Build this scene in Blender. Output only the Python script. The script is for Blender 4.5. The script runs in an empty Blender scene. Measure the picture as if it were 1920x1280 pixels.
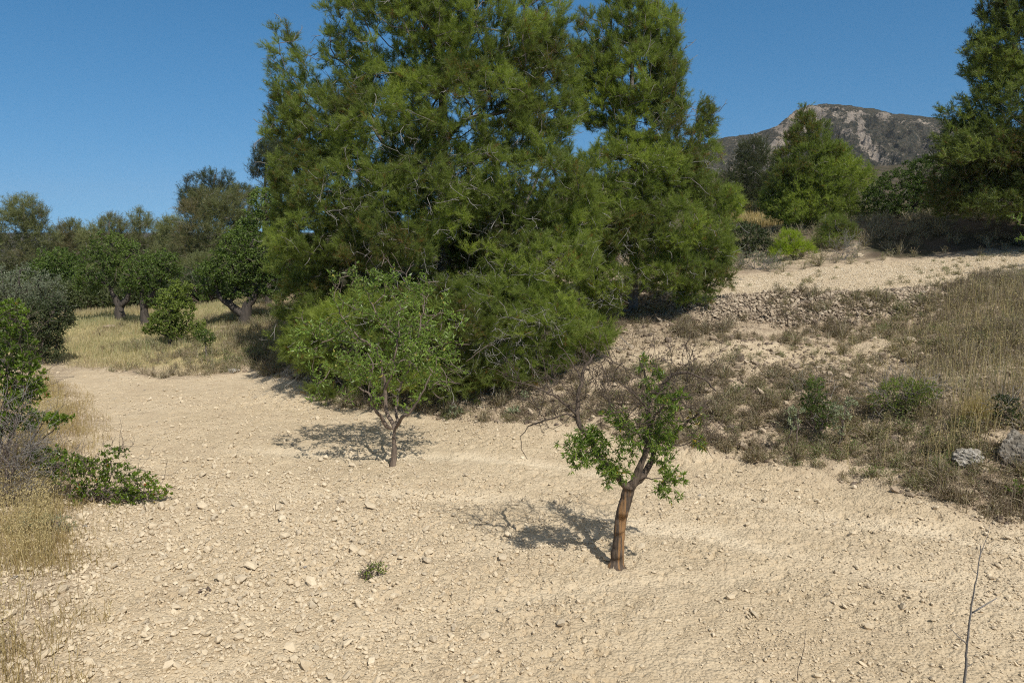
import bpy, math
import numpy as np
from mathutils import Vector
rad = math.radians
C = bpy.context.scene.collection
SC = bpy.context.scene

# ------------------------------------------------------------------ camera
HC = 3.4                      # eye height above the field
F = 1387.0                    # focal length in photo pixels (1920 wide)
PITCH = 8.61
cam_d = bpy.data.cameras.new('camera'); cam = bpy.data.objects.new('camera', cam_d); C.objects.link(cam)
cam_d.sensor_width = 36; cam_d.lens = F / 1920 * 36
cam_d.clip_start = 0.05; cam_d.clip_end = 20000
cam.location = (0, 0, HC); cam.rotation_euler = (rad(90 - PITCH), 0, 0)
SC.camera = cam

# ------------------------------------------------------------------ sky and sun
SUN_EL, SUN_AZ = 51.5, math.degrees(math.atan2(0.51, -0.86))    # azimuth from +Y towards +X
w = bpy.data.worlds.new('World'); SC.world = w; w.use_nodes = True
nt = w.node_tree; bg = nt.nodes['Background']
sky = nt.nodes.new('ShaderNodeTexSky'); sky.sky_type = 'NISHITA'; sky.sun_disc = False
sky.sun_elevation = rad(SUN_EL); sky.sun_rotation = rad(SUN_AZ)
sky.altitude = 300; sky.air_density = 1.0; sky.dust_density = 0.0; sky.ozone_density = 4.0
_tc = nt.nodes.new('ShaderNodeTexCoord'); _vm = nt.nodes.new('ShaderNodeVectorMath'); _vm.operation = 'MULTIPLY_ADD'
_vm.inputs[1].default_value = (1, 1, .85); _vm.inputs[2].default_value = (0, 0, .15)
_nm = nt.nodes.new('ShaderNodeVectorMath'); _nm.operation = 'NORMALIZE'; _hs = nt.nodes.new('ShaderNodeHueSaturation'); _hs.inputs['Saturation'].default_value = 1.18; _hs.inputs['Hue'].default_value = .4915
nt.links.new(_tc.outputs['Generated'], _vm.inputs[0]); nt.links.new(_vm.outputs[0], _nm.inputs[0]); nt.links.new(_nm.outputs[0], sky.inputs[0])
_sx = nt.nodes.new('ShaderNodeSeparateXYZ'); _mr = nt.nodes.new('ShaderNodeMapRange'); _mr.interpolation_type = 'SMOOTHSTEP'
_mr.inputs[1].default_value = .30; _mr.inputs[2].default_value = .70; _mr.inputs[3].default_value = 1.26; _mr.inputs[4].default_value = .12
nt.links.new(_tc.outputs['Generated'], _sx.inputs[0]); nt.links.new(_sx.outputs[2], _mr.inputs[0]); nt.links.new(_mr.outputs[0], _hs.inputs['Saturation'])
nt.links.new(sky.outputs[0], _hs.inputs['Color']); nt.links.new(_hs.outputs[0], bg.inputs[0]); bg.inputs[1].default_value = 0.111
sd = bpy.data.lights.new('sun', 'SUN'); so = bpy.data.objects.new('sun', sd); C.objects.link(so)
sd.energy = 4.6; sd.angle = rad(0.53); sd.color = (1.0, 0.95, 0.86)
az, el = rad(SUN_AZ), rad(SUN_EL)
SUNV = Vector((math.sin(az) * math.cos(el), math.cos(az) * math.cos(el), math.sin(el)))
so.rotation_euler = SUNV.to_track_quat('Z', 'Y').to_euler()
SC.view_settings.view_transform = 'Standard'; SC.view_settings.look = 'None'
SC.view_settings.exposure = 0.0; SC.view_settings.gamma = 1.0
SC.render.engine = 'CYCLES'
SC.cycles.max_bounces = 6; SC.cycles.diffuse_bounces = 3; SC.cycles.glossy_bounces = 2
SC.cycles.transmission_bounces = 3; SC.cycles.transparent_max_bounces = 4; SC.cycles.volume_bounces = 0
SC.cycles.use_denoising = False; SC.cycles.filter_width = 1.1; SC.cycles.sample_clamp_indirect = 3

# ------------------------------------------------------------------ pixel rays -> world
_a = rad(PITCH)
def kz(py):                                   # dz/dY of the ray through image row py
    return math.tan(math.atan((640 - py) / F) - _a)
def P(px, py, Y):
    v = (640 - py) / F
    dy = math.cos(_a) + v * math.sin(_a); dz = -math.sin(_a) + v * math.cos(_a)
    return np.array([(px - 960) / F / dy * Y, Y, HC + dz / dy * Y])
def pxs(Y, py=640):                           # metres per photo pixel at depth Y
    v = (640 - py) / F
    return Y / F / (math.cos(_a) + v * math.sin(_a))

# ------------------------------------------------------------------ noise
def _hash(ix, iy, s):
    h = (ix.astype(np.int64) * 374761393 + iy.astype(np.int64) * 668265263 + s * 1442695041) & 0xFFFFFFFF
    h = ((h ^ (h >> 13)) * 1274126177) & 0xFFFFFFFF
    h = (h ^ (h >> 16)) * 2246822519 & 0xFFFFFFFF
    return ((h ^ (h >> 15)) & 0xFFFFFF) / float(0xFFFFFF)
def vnoise(x, y, s=0):
    ix = np.floor(x); iy = np.floor(y); fx = x - ix; fy = y - iy
    fx = fx * fx * (3 - 2 * fx); fy = fy * fy * (3 - 2 * fy)
    a = _hash(ix, iy, s); b = _hash(ix + 1, iy, s); c = _hash(ix, iy + 1, s); d = _hash(ix + 1, iy + 1, s)
    return (a + (b - a) * fx) * (1 - fy) + (c + (d - c) * fx) * fy
def fbm(x, y, o=4, s=0, g=0.5):
    t = 0; amp = 1; n = 0
    for i in range(o):
        t = t + amp * (vnoise(x, y, s + i) - 0.5); n += amp; amp *= g
        x = x * 2.03 + 17.1; y = y * 2.03 + 9.7
    return t / n * 2
def worley(x, y, s=0):
    ix = np.floor(x); iy = np.floor(y); best = np.full(x.shape, 9.0)
    for dx in (-1, 0, 1):
        for dy in (-1, 0, 1):
            jx = ix + dx; jy = iy + dy
            d = (jx + _hash(jx, jy, s) - x) ** 2 + (jy + _hash(jx, jy, s + 7) - y) ** 2
            best = np.minimum(best, d)
    return np.sqrt(best)
def sm(a, b, x):
    t = np.clip((x - a) / (b - a), 0, 1); return t * t * (3 - 2 * t)

# ------------------------------------------------------------------ terrain height
# columns: image x -> (Y, z) profile.  ('p', py, Y) reads the height from the photo row.
NEAR = [(-60, 3.0), (-6, 2.2), (0.8, 1.75), (2.0, 1.45), (3.0, 0.85), (4.3, 0.02), (5.2, 0)]
COLS = {
    -900: [(18, 0.1), (30, .3), (60, 0), (120, -4)],
    0:   [(18.3, 0), (25, .2), (34, .1), (50, -.5), (120, -5)],
    300: [(16.6, 0), (18.5, .12), (25, .35), (32, .1), (50, -.8), (120, -5)],
    460: [(17.3, 0), (19.5, .35), (22, .75), (30, .6), (50, 0), (120, -3)],
    600: [(13.9, 0), (15.3, .5), (18, .9), (25, 1.1), (50, 1.2), (120, 1)],
    880: [(12.9, 0), (14, .45), (16, .85), (19, 1.3), (25, 1.7), (50, 2.2), (120, 5)],
    1187: [(11.5, 0), (12.5, .4), (13.5, .75), (15.5, 1.05), (18, 1.4), (19.4, 1.95), (25, 2.1), (32, 2.8), (50, 4.5), (120, 11)],
    1400: [(10.6, 0), (11.9, .53), (13, .85), (15, 1.13), (16.6, 1.37), (17.4, 1.9), (22, 1.99), (26, 2.4), (32, 3.0), (45, 4.35), (60, 5.6), (120, 13)],
    1600: [(9.65, 0), (10.6, .36), (11.7, .76), (13, .95), (15, 1.13), (16.2, 1.41), (16.9, 1.94), (23, 2.25), (24.5, 2.6), (28, 3.6), (40, 4.4), (60, 6.2), (120, 14)],
    1920: [(8.1, 0), (9, .3), (9.8, .74), (11.5, 1.15), (14, 1.49), (16.5, 2.1), (23, 2.67), (24.3, 3.0), (27, 4.0), (40, 4.9), (60, 7), (120, 15)],
    2600: [(7.2, 0), (9, .8), (12, 1.4), (16.5, 2.3), (23, 2.9), (27, 4.2), (40, 5.5), (60, 8), (120, 16)],
}
cu = sorted(COLS); CU = np.array([(c - 960) / F for c in cu])
YG = np.concatenate([np.arange(-60, 3, 1.0), np.arange(3, 60, 0.1), np.arange(60, 121, 2.0)])
ZC = []
for c in cu:
    pr = NEAR + COLS[c]
    z = np.interp(YG, [p[0] for p in pr], [p[1] for p in pr])
    m = YG > 5
    zz = z.copy()
    for i in range(3):                                   # soften the corners a little
        zz[1:-1] = np.where(m[1:-1], (z[:-2] + 2 * z[1:-1] + z[2:]) / 4, z[1:-1]); z = zz.copy()
    ZC.append(z)
ZC = np.array(ZC)
def edgeY(u):                                            # where the tilled field ends
    return np.interp(u, CU, [COLS[c][0][0] for c in cu])
def base_h(x, y):
    x = np.asarray(x, float); y = np.asarray(y, float)
    u = np.clip(x / np.maximum(y, 4.0), CU[0], CU[-1])
    yi = np.interp(y, YG, np.arange(len(YG))); y0 = np.clip(np.floor(yi).astype(int), 0, len(YG) - 2); fy = yi - y0
    ui = np.interp(u, CU, np.arange(len(CU))); u0 = np.clip(np.floor(ui).astype(int), 0, len(CU) - 2); fu = ui - u0
    fu = fu * fu * (3 - 2 * fu) * 0.6 + fu * 0.4
    def g(a, b): return ZC[a, b]
    za = g(u0, y0) * (1 - fy) + g(u0, y0 + 1) * fy; zb = g(u0 + 1, y0) * (1 - fy) + g(u0 + 1, y0 + 1) * fy
    return za * (1 - fu) + zb * fu
def bankness(x, y):
    u = x / np.maximum(y, 4.0)
    return sm(-0.25, 0.5, y - edgeY(u) + 0.35 * fbm(x * .8, y * .8, 3, 5)) * sm(5, 6, y)
def upper(x, y):                                         # the upper tilled terrace
    u = x / np.maximum(y, 4.0)
    far = np.interp(u, [(1187 - 960) / F, (1340 - 960) / F, (1600 - 960) / F, (1920 - 960) / F], [20.5, 22, 23.3, 23.2])
    near = np.interp(u, [(1187 - 960) / F, (1340 - 960) / F, (1600 - 960) / F, (1780 - 960) / F, (1920 - 960) / F], [19.5, 17.6, 17.1, 17.3, 18.6])
    w_ = .3 * fbm(x * .7, y * .7, 3, 8)
    return sm(-.15, .15, y - near + w_) * sm(-.3, .3, far - y + w_) * sm(.15, .22, u)
def midter(x, y):                                        # pale bare strip half way up the bank
    u = x / np.maximum(y, 4.0)
    c = np.interp(u, [.1, .3, .5, .7], [15.0, 14.0, 13.8, 13.2])
    return sm(1.5, .4, np.abs(y - c) + .5 * fbm(x * .9, y * .9, 3, 21)) * sm(.08, .25, u) * sm(.62, .5, u)
def tracks(x, y):                                        # wheel tracks curving over the field
    c = np.where(x > 0, 10.6 - .42 * x - .03 * x * x, 10.6 - .12 * x)
    c2 = 6.6 + .35 * (x + 3) - .05 * x * x
    t = sum(np.exp(-((y - c - o + .08 * fbm(x * 1.2, y * 1.2, 2, 38)) / .2) ** 2) for o in (0, -1.6))
    t = t + .6 * sum(np.exp(-((y - c2 - o + .1 * fbm(x, y, 2, 39)) / .16) ** 2) for o in (0, -1.25))
    return np.clip(t, 0, 1) * sm(-5.5, -3, x)
def height(x, y, fine=True):
    x = np.asarray(x, float); y = np.asarray(y, float)
    z = base_h(x, y)
    b = bankness(x, y) * (1 - .75 * upper(x, y))
    far = sm(30, 120, y)
    z = z + .05 * fbm(x * .35, y * .35, 3, 1) * (1 - far) + b * .10 * fbm(x * 1.1, y * 1.1, 3, 2) + far * 3 * fbm(x * .02, y * .02, 3, 3)
    # tractor tracks and tillage furrows on the field
    tr = tracks(x, y); z = z - (1 - b) * .03 * tr * sm(30, 10, y)
    if fine:
        near = sm(30, 12, y)
        z = z + near * (.022 * fbm(x * 5, y * 5, 4, 11, .6) + b * .05 * fbm(x * 4, y * 4, 3, 12))
        wv = worley(x * 11 + fbm(x * 3, y * 3, 2, 6), y * 11, 4)
        rg_ = (.35 + .9 * sm(-.2, .35, fbm(x * .55 + .2 * y, y * .55, 3, 34))) * (1 - .6 * tr)
        z = z + near * .017 * (0.5 - wv) * (rg_ + .6 * b)
        z = z - near * .026 * rg_ * sm(.66, .84, vnoise(x * 19, y * 19, 33)) * (1 - .6 * b)
        fl = np.abs(y - (9.55 - .62 * (x - 3.2)) + .12 * fbm(x * 1.5, y * 1.5, 2, 35)); z = z - near * .035 * np.exp(-(fl / .07) ** 2) * sm(2.6, 3.3, x) * sm(.35, .6, vnoise(x * 2, y * 2, 36))
    return z
def gz(x, y): return float(height(np.array([x]), np.array([y]))[0])

def G(px, py):                                           # the point of the ground seen at a photo pixel
    Y = np.arange(4.0, 60, .02); d = P(px, py, 1.0); x = d[0] * Y; z = HC + (d[2] - HC) * Y
    k = np.argmax(z < height(x, Y, False)); return np.array([x[k], Y[k], float(height(x[k:k+1], Y[k:k+1])[0])])
# ------------------------------------------------------------------ mesh helpers
def mesh_obj(name, V, T, mats, parent=None, mi=None, attr=None, smooth=False, loc=None):
    """V (n,3), T (m,3 or 4) in world space; linked as ONE mesh object"""
    V = np.asarray(V, np.float32); T = np.asarray(T, np.int32)
    if loc is not None: V = V - np.asarray(loc, np.float32)
    elif parent is not None: V = V - np.asarray(parent.location, np.float32)
    me = bpy.data.meshes.new(name); k = T.shape[1]
    me.vertices.add(len(V)); me.vertices.foreach_set('co', V.ravel())
    me.loops.add(T.size); me.loops.foreach_set('vertex_index', T.ravel())
    me.polygons.add(len(T)); me.polygons.foreach_set('loop_start', np.arange(0, T.size, k, dtype=np.int32))
    if not isinstance(mats, (list, tuple)): mats = [mats]
    for m in mats: me.materials.append(m)
    if mi is not None: me.polygons.foreach_set('material_index', np.asarray(mi, np.int32))
    me.polygons.foreach_set('use_smooth', np.full(len(T), smooth))
    if attr is not None:
        for an, av in attr.items():
            at = me.attributes.new(an, 'FLOAT', 'POINT'); at.data.foreach_set('value', np.asarray(av, np.float32))
    me.update(calc_edges=True); 
    ob = bpy.data.objects.new(name, me); C.objects.link(ob)
    if parent is not None: ob.parent = parent
    if loc is not None: ob.location = loc
    return ob
def tag(o, label=None, cat=None, group=None, kind=None):
    if label: o['label'] = label
    if cat: o['category'] = cat
    if group: o['group'] = group
    if kind: o['kind'] = kind
    return o
def empty(name, loc, label, cat, group=None):
    o = bpy.data.objects.new(name, None); C.objects.link(o); o.location = [float(v) for v in loc]; o.empty_display_size = .2
    return tag(o, label, cat, group)
def norm(v): return v / np.maximum(np.linalg.norm(v, axis=-1, keepdims=True), 1e-9)
def perp(d, rng=None):
    r = rng.normal(size=d.shape) if rng is not None else np.broadcast_to(np.array([.31, .83, .17]), d.shape)
    return norm(np.cross(d, r))
class Buf:
    def __init__(s): s.V = []; s.T = []; s.A = []; s.n = 0
    def add(s, V, T, A=None):
        s.V.append(V); s.T.append(T + s.n); s.A.append(np.zeros(len(V)) if A is None else A); s.n += len(V)
    def build(s, name, mat, parent=None, **k):
        if not s.V: return None
        o = mesh_obj(name, np.concatenate(s.V), np.concatenate(s.T), mat, parent, attr={'v': np.concatenate(s.A)}, **k)
        if 'twigs' in name: o['kind'] = 'stuff'          # far too many fine twigs to count
        return o

# ------------------------------------------------------------------ materials
def mat(name):
    m = bpy.data.materials.new(name); m.use_nodes = True; m.node_tree.nodes.clear(); return m, m.node_tree.nodes, m.node_tree.links
def N(nodes, t, **k):
    n = nodes.new(t)
    for a, b in k.items():
        if a.startswith('i_'): n.inputs[a[2:].replace('_', ' ')].default_value = b
        else: setattr(n, a, b)
    return n
def ramp(nodes, stops):
    r = nodes.new('ShaderNodeValToRGB'); e = r.color_ramp.elements
    while len(e) < len(stops): e.new(.5)
    for q, (p, c) in zip(e, stops): q.position = p; q.color = (*c, 1)
    return r
def leaf_mat(name, stops, trans=.35, rough=.5, spec=.3, tcol=1.5):
    m, n, l = mat(name)
    a = N(n, 'ShaderNodeAttribute', attribute_name='v')
    r = ramp(n, stops); l.new(a.outputs['Fac'], r.inputs[0])
    p = N(n, 'ShaderNodeBsdfPrincipled'); p.inputs['Roughness'].default_value = rough
    p.inputs['Specular IOR Level'].default_value = spec
    l.new(r.outputs[0], p.inputs['Base Color'])
    t = N(n, 'ShaderNodeBsdfTranslucent')
    mx = N(n, 'ShaderNodeMix', data_type='RGBA', blend_type='MULTIPLY'); mx.inputs[0].default_value = 1
    l.new(r.outputs[0], mx.inputs[6]); mx.inputs[7].default_value = (tcol, tcol * 1.1, tcol * .5, 1)
    l.new(mx.outputs[2], t.inputs[0])
    s = N(n, 'ShaderNodeMixShader'); s.inputs[0].default_value = trans
    l.new(p.outputs[0], s.inputs[1]); l.new(t.outputs[0], s.inputs[2])
    o = N(n, 'ShaderNodeOutputMaterial'); l.new(s.outputs[0], o.inputs[0]); return m
def bark_mat(name, c1, c2, scale=14, patch=None, rough=.9):
    m, n, l = mat(name)
    tc = N(n, 'ShaderNodeTexCoord'); mp = N(n, 'ShaderNodeMapping'); mp.inputs['Scale'].default_value = (1, 1, .22)
    l.new(tc.outputs['Object'], mp.inputs[0])
    no = N(n, 'ShaderNodeTexNoise'); no.inputs['Scale'].default_value = scale; no.inputs['Detail'].default_value = 6; no.inputs['Roughness'].default_value = .65
    l.new(mp.outputs[0], no.inputs['Vector'])
    r = ramp(n, [(.3, c1), (.7, c2)]); l.new(no.outputs[0], r.inputs[0]); col = r.outputs[0]
    if patch:
        n2 = N(n, 'ShaderNodeTexNoise'); n2.inputs['Scale'].default_value = patch[1]; n2.inputs['Detail'].default_value = 3
        mp2 = N(n, 'ShaderNodeMapping'); mp2.inputs['Scale'].default_value = (1, 1, .05); l.new(tc.outputs['Object'], mp2.inputs[0]); l.new(mp2.outputs[0], n2.inputs['Vector']); mp.inputs['Scale'].default_value = (1, 1, .12)
        r2 = ramp(n, [(patch[2], (0, 0, 0)), (patch[2] + .08, (1, 1, 1))]); l.new(n2.outputs[0], r2.inputs[0])
        sx = N(n, 'ShaderNodeSeparateXYZ'); l.new(tc.outputs['Object'], sx.inputs[0])
        mr = N(n, 'ShaderNodeMapRange'); mr.inputs[1].default_value = patch[3]; mr.inputs[2].default_value = patch[3] - .15; mr.inputs[3].default_value = 0; mr.inputs[4].default_value = 1
        l.new(sx.outputs[2], mr.inputs[0])
        mm = N(n, 'ShaderNodeMath', operation='MULTIPLY', use_clamp=True); l.new(r2.outputs[0], mm.inputs[0]); l.new(mr.outputs[0], mm.inputs[1])
        mx = N(n, 'ShaderNodeMix', data_type='RGBA'); l.new(mm.outputs[0], mx.inputs[0]); l.new(col, mx.inputs[6]); mx.inputs[7].default_value = (*patch[0], 1); col = mx.outputs[2]
    p = N(n, 'ShaderNodeBsdfPrincipled'); p.inputs['Roughness'].default_value = rough; l.new(col, p.inputs['Base Color'])
    b = N(n, 'ShaderNodeBump'); b.inputs['Strength'].default_value = .8; b.inputs['Distance'].default_value = .02
    l.new(no.outputs[0], b.inputs['Height']); l.new(b.outputs[0], p.inputs['Normal'])
    o = N(n, 'ShaderNodeOutputMaterial'); l.new(p.outputs[0], o.inputs[0]); return m
def stone_mat(name, stops, scale=9, bump=.02, rough=.92):
    m, n, l = mat(name)
    a = N(n, 'ShaderNodeAttribute', attribute_name='v'); tc = N(n, 'ShaderNodeTexCoord')
    no = N(n, 'ShaderNodeTexNoise'); no.inputs['Scale'].default_value = scale; no.inputs['Detail'].default_value = 7; no.inputs['Roughness'].default_value = .7
    l.new(tc.outputs['Object'], no.inputs['Vector'])
    ad = N(n, 'ShaderNodeMath', operation='MULTIPLY_ADD'); l.new(no.outputs[0], ad.inputs[0]); ad.inputs[1].default_value = .9; 
    sb = N(n, 'ShaderNodeMath', operation='SUBTRACT'); l.new(a.outputs['Fac'], sb.inputs[0]); sb.inputs[1].default_value = .45
    l.new(sb.outputs[0], ad.inputs[2])
    r = ramp(n, stops); l.new(ad.outputs[0], r.inputs[0])
    p = N(n, 'ShaderNodeBsdfPrincipled'); p.inputs['Roughness'].default_value = rough; p.inputs['Specular IOR Level'].default_value = .2
    l.new(r.outputs[0], p.inputs['Base Color'])
    b = N(n, 'ShaderNodeBump'); b.inputs['Strength'].default_value = .7; b.inputs['Distance'].default_value = bump
    l.new(no.outputs[0], b.inputs['Height']); l.new(b.outputs[0], p.inputs['Normal'])
    o = N(n, 'ShaderNodeOutputMaterial'); l.new(p.outputs[0], o.inputs[0]); return m

M = {}
M['pine'] = leaf_mat('pine_needles', [(0, (.25, .12, .04)), (.06, (.10, .12, .035)), (.5, (.185, .23, .055)), (.85, (.265, .315, .07)), (1, (.34, .39, .085))], .44)
M['pine_dark'] = leaf_mat('pine_needles_dark', [(0, (.07, .06, .03)), (.3, (.06, .075, .032)), (1, (.11, .13, .05))], .3)
M['pine_far'] = leaf_mat('pine_needles_far', [(0, (.2, .155, .08)), (.3, (.15, .16, .07)), (.7, (.205, .215, .09)), (1, (.26, .27, .12))], .33)
M['pine_deep'] = leaf_mat('pine_needles_deep', [(0, (.2, .1, .04)), (.06, (.06, .08, .022)), (.5, (.14, .175, .045)), (1, (.27, .31, .07))], .35)  # deeper green needles for the right edge pine
M['pine_lime'] = leaf_mat('pine_needles_young', [(0, (.17, .22, .025)), (1, (.34, .42, .05))], .45)
M['almond'] = leaf_mat('almond_leaves', [(0, (.11, .15, .035)), (.5, (.165, .245, .045)), (.93, (.27, .37, .075)), (.97, (.4, .36, .08)), (1, (.4, .34, .08))], .35, .42, .45)
M['almond_fresh'] = leaf_mat('almond_leaves_fresh', [(0, (.07, .115, .018)), (.5, (.13, .20, .03)), (.92, (.24, .32, .05)), (.95, (.35, .28, .03)), (1, (.38, .24, .03))], .35, .4, .5)
M['broad'] = leaf_mat('broad_leaves', [(0, (.05, .08, .018)), (.5, (.09, .14, .028)), (1, (.16, .22, .045))], .3)
M['broad_dark'] = leaf_mat('dark_leaves', [(0, (.035, .05, .02)), (.5, (.06, .08, .03)), (1, (.11, .13, .05))], .22)
M['broad_light'] = leaf_mat('light_leaves', [(0, (.1, .14, .03)), (1, (.24, .3, .06))], .35)
M['olive'] = leaf_mat('olive_leaves', [(0, (.11, .13, .08)), (1, (.24, .27, .18))], .2)
M['red_green'] = leaf_mat('shrub_leaves', [(0, (.07, .11, .015)), (.55, (.14, .21, .022)), (.85, (.21, .3, .035)), (.92, (.3, .13, .03)), (1, (.3, .1, .03))], .35, .4, .5)
M['grey_leaf'] = leaf_mat('grey_green_leaves', [(0, (.15, .17, .10)), (1, (.34, .37, .23))], .2)
M['scrub'] = leaf_mat('scrub_leaves', [(0, (.12, .085, .065)), (.3, (.22, .165, .125)), (.55, (.32, .25, .15)), (.75, (.22, .21, .10)), (1, (.15, .2, .06))], .2, .8)
M['straw'] = leaf_mat('dry_grass', [(0, (.27, .19, .09)), (.5, (.40, .31, .15)), (.9, (.50, .41, .22)), (1, (.3, .32, .12))], .25, .7)
M['straw_grey'] = leaf_mat('grey_dry_grass', [(0, (.17, .13, .095)), (.45, (.29, .24, .17)), (.85, (.43, .37, .27)), (1, (.22, .235, .13))], .25, .7)
M['meadow'] = leaf_mat('meadow_grass', [(0, (.33, .255, .17)), (.35, (.46, .39, .24)), (.75, (.38, .36, .2)), (1, (.24, .28, .14))], .3, .7)
M['gold'] = leaf_mat('golden_grass', [(0, (.34, .255, .12)), (1, (.52, .42, .22))], .3, .7)
M['bark_pine'] = bark_mat('pine_bark', (.09, .075, .065), (.24, .21, .19), 10)
M['bark_almond'] = bark_mat('almond_bark', (.08, .06, .045), (.25, .19, .145), 22)
M['bark_almond_gum'] = bark_mat('almond_bark_peeling', (.03, .023, .018), (.17, .125, .09), 60, patch=((.30, .17, .075), 26, .52, .9))
M['bark_dark'] = bark_mat('dark_bark', (.03, .025, .02), (.11, .09, .075), 12)
M['twig_grey'] = bark_mat('grey_twigs', (.15, .135, .12), (.34, .31, .28), 30)
M['twig_pine'] = bark_mat('pine_dead_twigs', (.13, .12, .105), (.32, .30, .27), 30)
M['twig_brown'] = bark_mat('brown_twigs', (.09, .065, .05), (.22, .17, .14), 30)
M['pebble'] = stone_mat('pebbles', [(.0, (.30, .28, .26)), (.2, (.48, .40, .29)), (.7, (.63, .525, .375)), (1, (.76, .68, .55))], 60, .004)
M['rubble'] = stone_mat('rubble', [(0, (.13, .10, .08)), (.45, (.33, .26, .185)), (1, (.52, .43, .32))], 25, .008)
M['boulder'] = stone_mat('grey_boulder', [(.25, (.06, .055, .05)), (.45, (.20, .175, .14)), (.62, (.40, .37, .32)), (.8, (.68, .65, .58))], 11, .06)

def ground_mat():
    m, n, l = mat('stony_soil')
    geo = N(n, 'ShaderNodeNewGeometry')
    def noise(sc, d=6, r=.6):
        x = N(n, 'ShaderNodeTexNoise'); x.inputs['Scale'].default_value = sc; x.inputs['Detail'].default_value = d; x.inputs['Roughness'].default_value = r
        l.new(geo.outputs['Position'], x.inputs['Vector']); return x.outputs[0]
    def mix(f, a, b, t='MIX'):
        x = N(n, 'ShaderNodeMix', data_type='RGBA', blend_type=t)
        for i, q in ((0, f), (6, a), (7, b)):
            if isinstance(q, (tuple, list)): x.inputs[i].default_value = (*q, 1)
            elif isinstance(q, (int, float)): x.inputs[i].default_value = q
            else: l.new(q, x.inputs[i])
        return x.outputs[2]
    def R(x, st): r = ramp(n, st); l.new(x, r.inputs[0]); return r.outputs[0]
    def A(nm): return N(n, 'ShaderNodeAttribute', attribute_name=nm).outputs['Fac']
    fine = noise(38, 8, .7); med = noise(4.5, 5); big = noise(.55, 4)
    field = mix(R(big, [(.35, (0, 0, 0)), (.65, (1, 1, 1))]), (.61, .50, .35), (.545, .44, .30))
    field = mix(.75, field, R(fine, [(.3, (.5, .46, .4)), (.45, (.95, .95, .95)), (.75, (1.15, 1.15, 1.15))]), 'MULTIPLY')  # dark end paints the shade of tiny soil pits into the colour
    field = mix(R(med, [(.48, (0, 0, 0)), (.7, (.6, .6, .6))]), field, (.43, .335, .215))
    field = mix(R(noise(1.3, 4, .65), [(.52, (0, 0, 0)), (.66, (.55, .55, .55))]), field, (.48, .38, .26))
    field = mix(A('track'), field, (.66, .55, .395))
    bank = mix(R(med, [(.4, (0, 0, 0)), (.68, (1, 1, 1))]), (.47, .38, .27), (.27, .205, .145))
    bank = mix(.8, bank, R(fine, [(.25, (.6, .55, .5)), (.5, (1, 1, 1)), (.8, (1.5, 1.5, 1.5))]), 'MULTIPLY')
    mead = mix(R(med, [(.35, (0, 0, 0)), (.65, (1, 1, 1))]), (.46, .37, .2), (.36, .32, .16))
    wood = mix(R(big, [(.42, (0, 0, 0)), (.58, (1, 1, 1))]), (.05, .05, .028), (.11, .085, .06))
    c = mix(A('bank'), field, bank); c = mix(A('meadow'), c, mead); c = mix(A('wood'), c, wood); c = mix(A('golden'), c, (.45, .36, .2))  # wood tone also carries the painted shade of the right bank
    p = N(n, 'ShaderNodeBsdfPrincipled'); p.inputs['Roughness'].default_value = .95; p.inputs['Specular IOR Level'].default_value = .1
    l.new(c, p.inputs['Base Color'])
    vo = N(n, 'ShaderNodeTexVoronoi'); vo.inputs['Scale'].default_value = 34; l.new(geo.outputs['Position'], vo.inputs['Vector'])
    ad = N(n, 'ShaderNodeMath', operation='MULTIPLY_ADD'); l.new(vo.outputs['Distance'], ad.inputs[0]); ad.inputs[1].default_value = -.9; l.new(fine, ad.inputs[2])
    b = N(n, 'ShaderNodeBump'); b.inputs['Strength'].default_value = 1; b.inputs['Distance'].default_value = .017
    l.new(ad.outputs[0], b.inputs['Height']); l.new(b.outputs[0], p.inputs['Normal'])
    o = N(n, 'ShaderNodeOutputMaterial'); l.new(p.outputs[0], o.inputs[0]); return m
M['ground'] = ground_mat()

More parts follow.
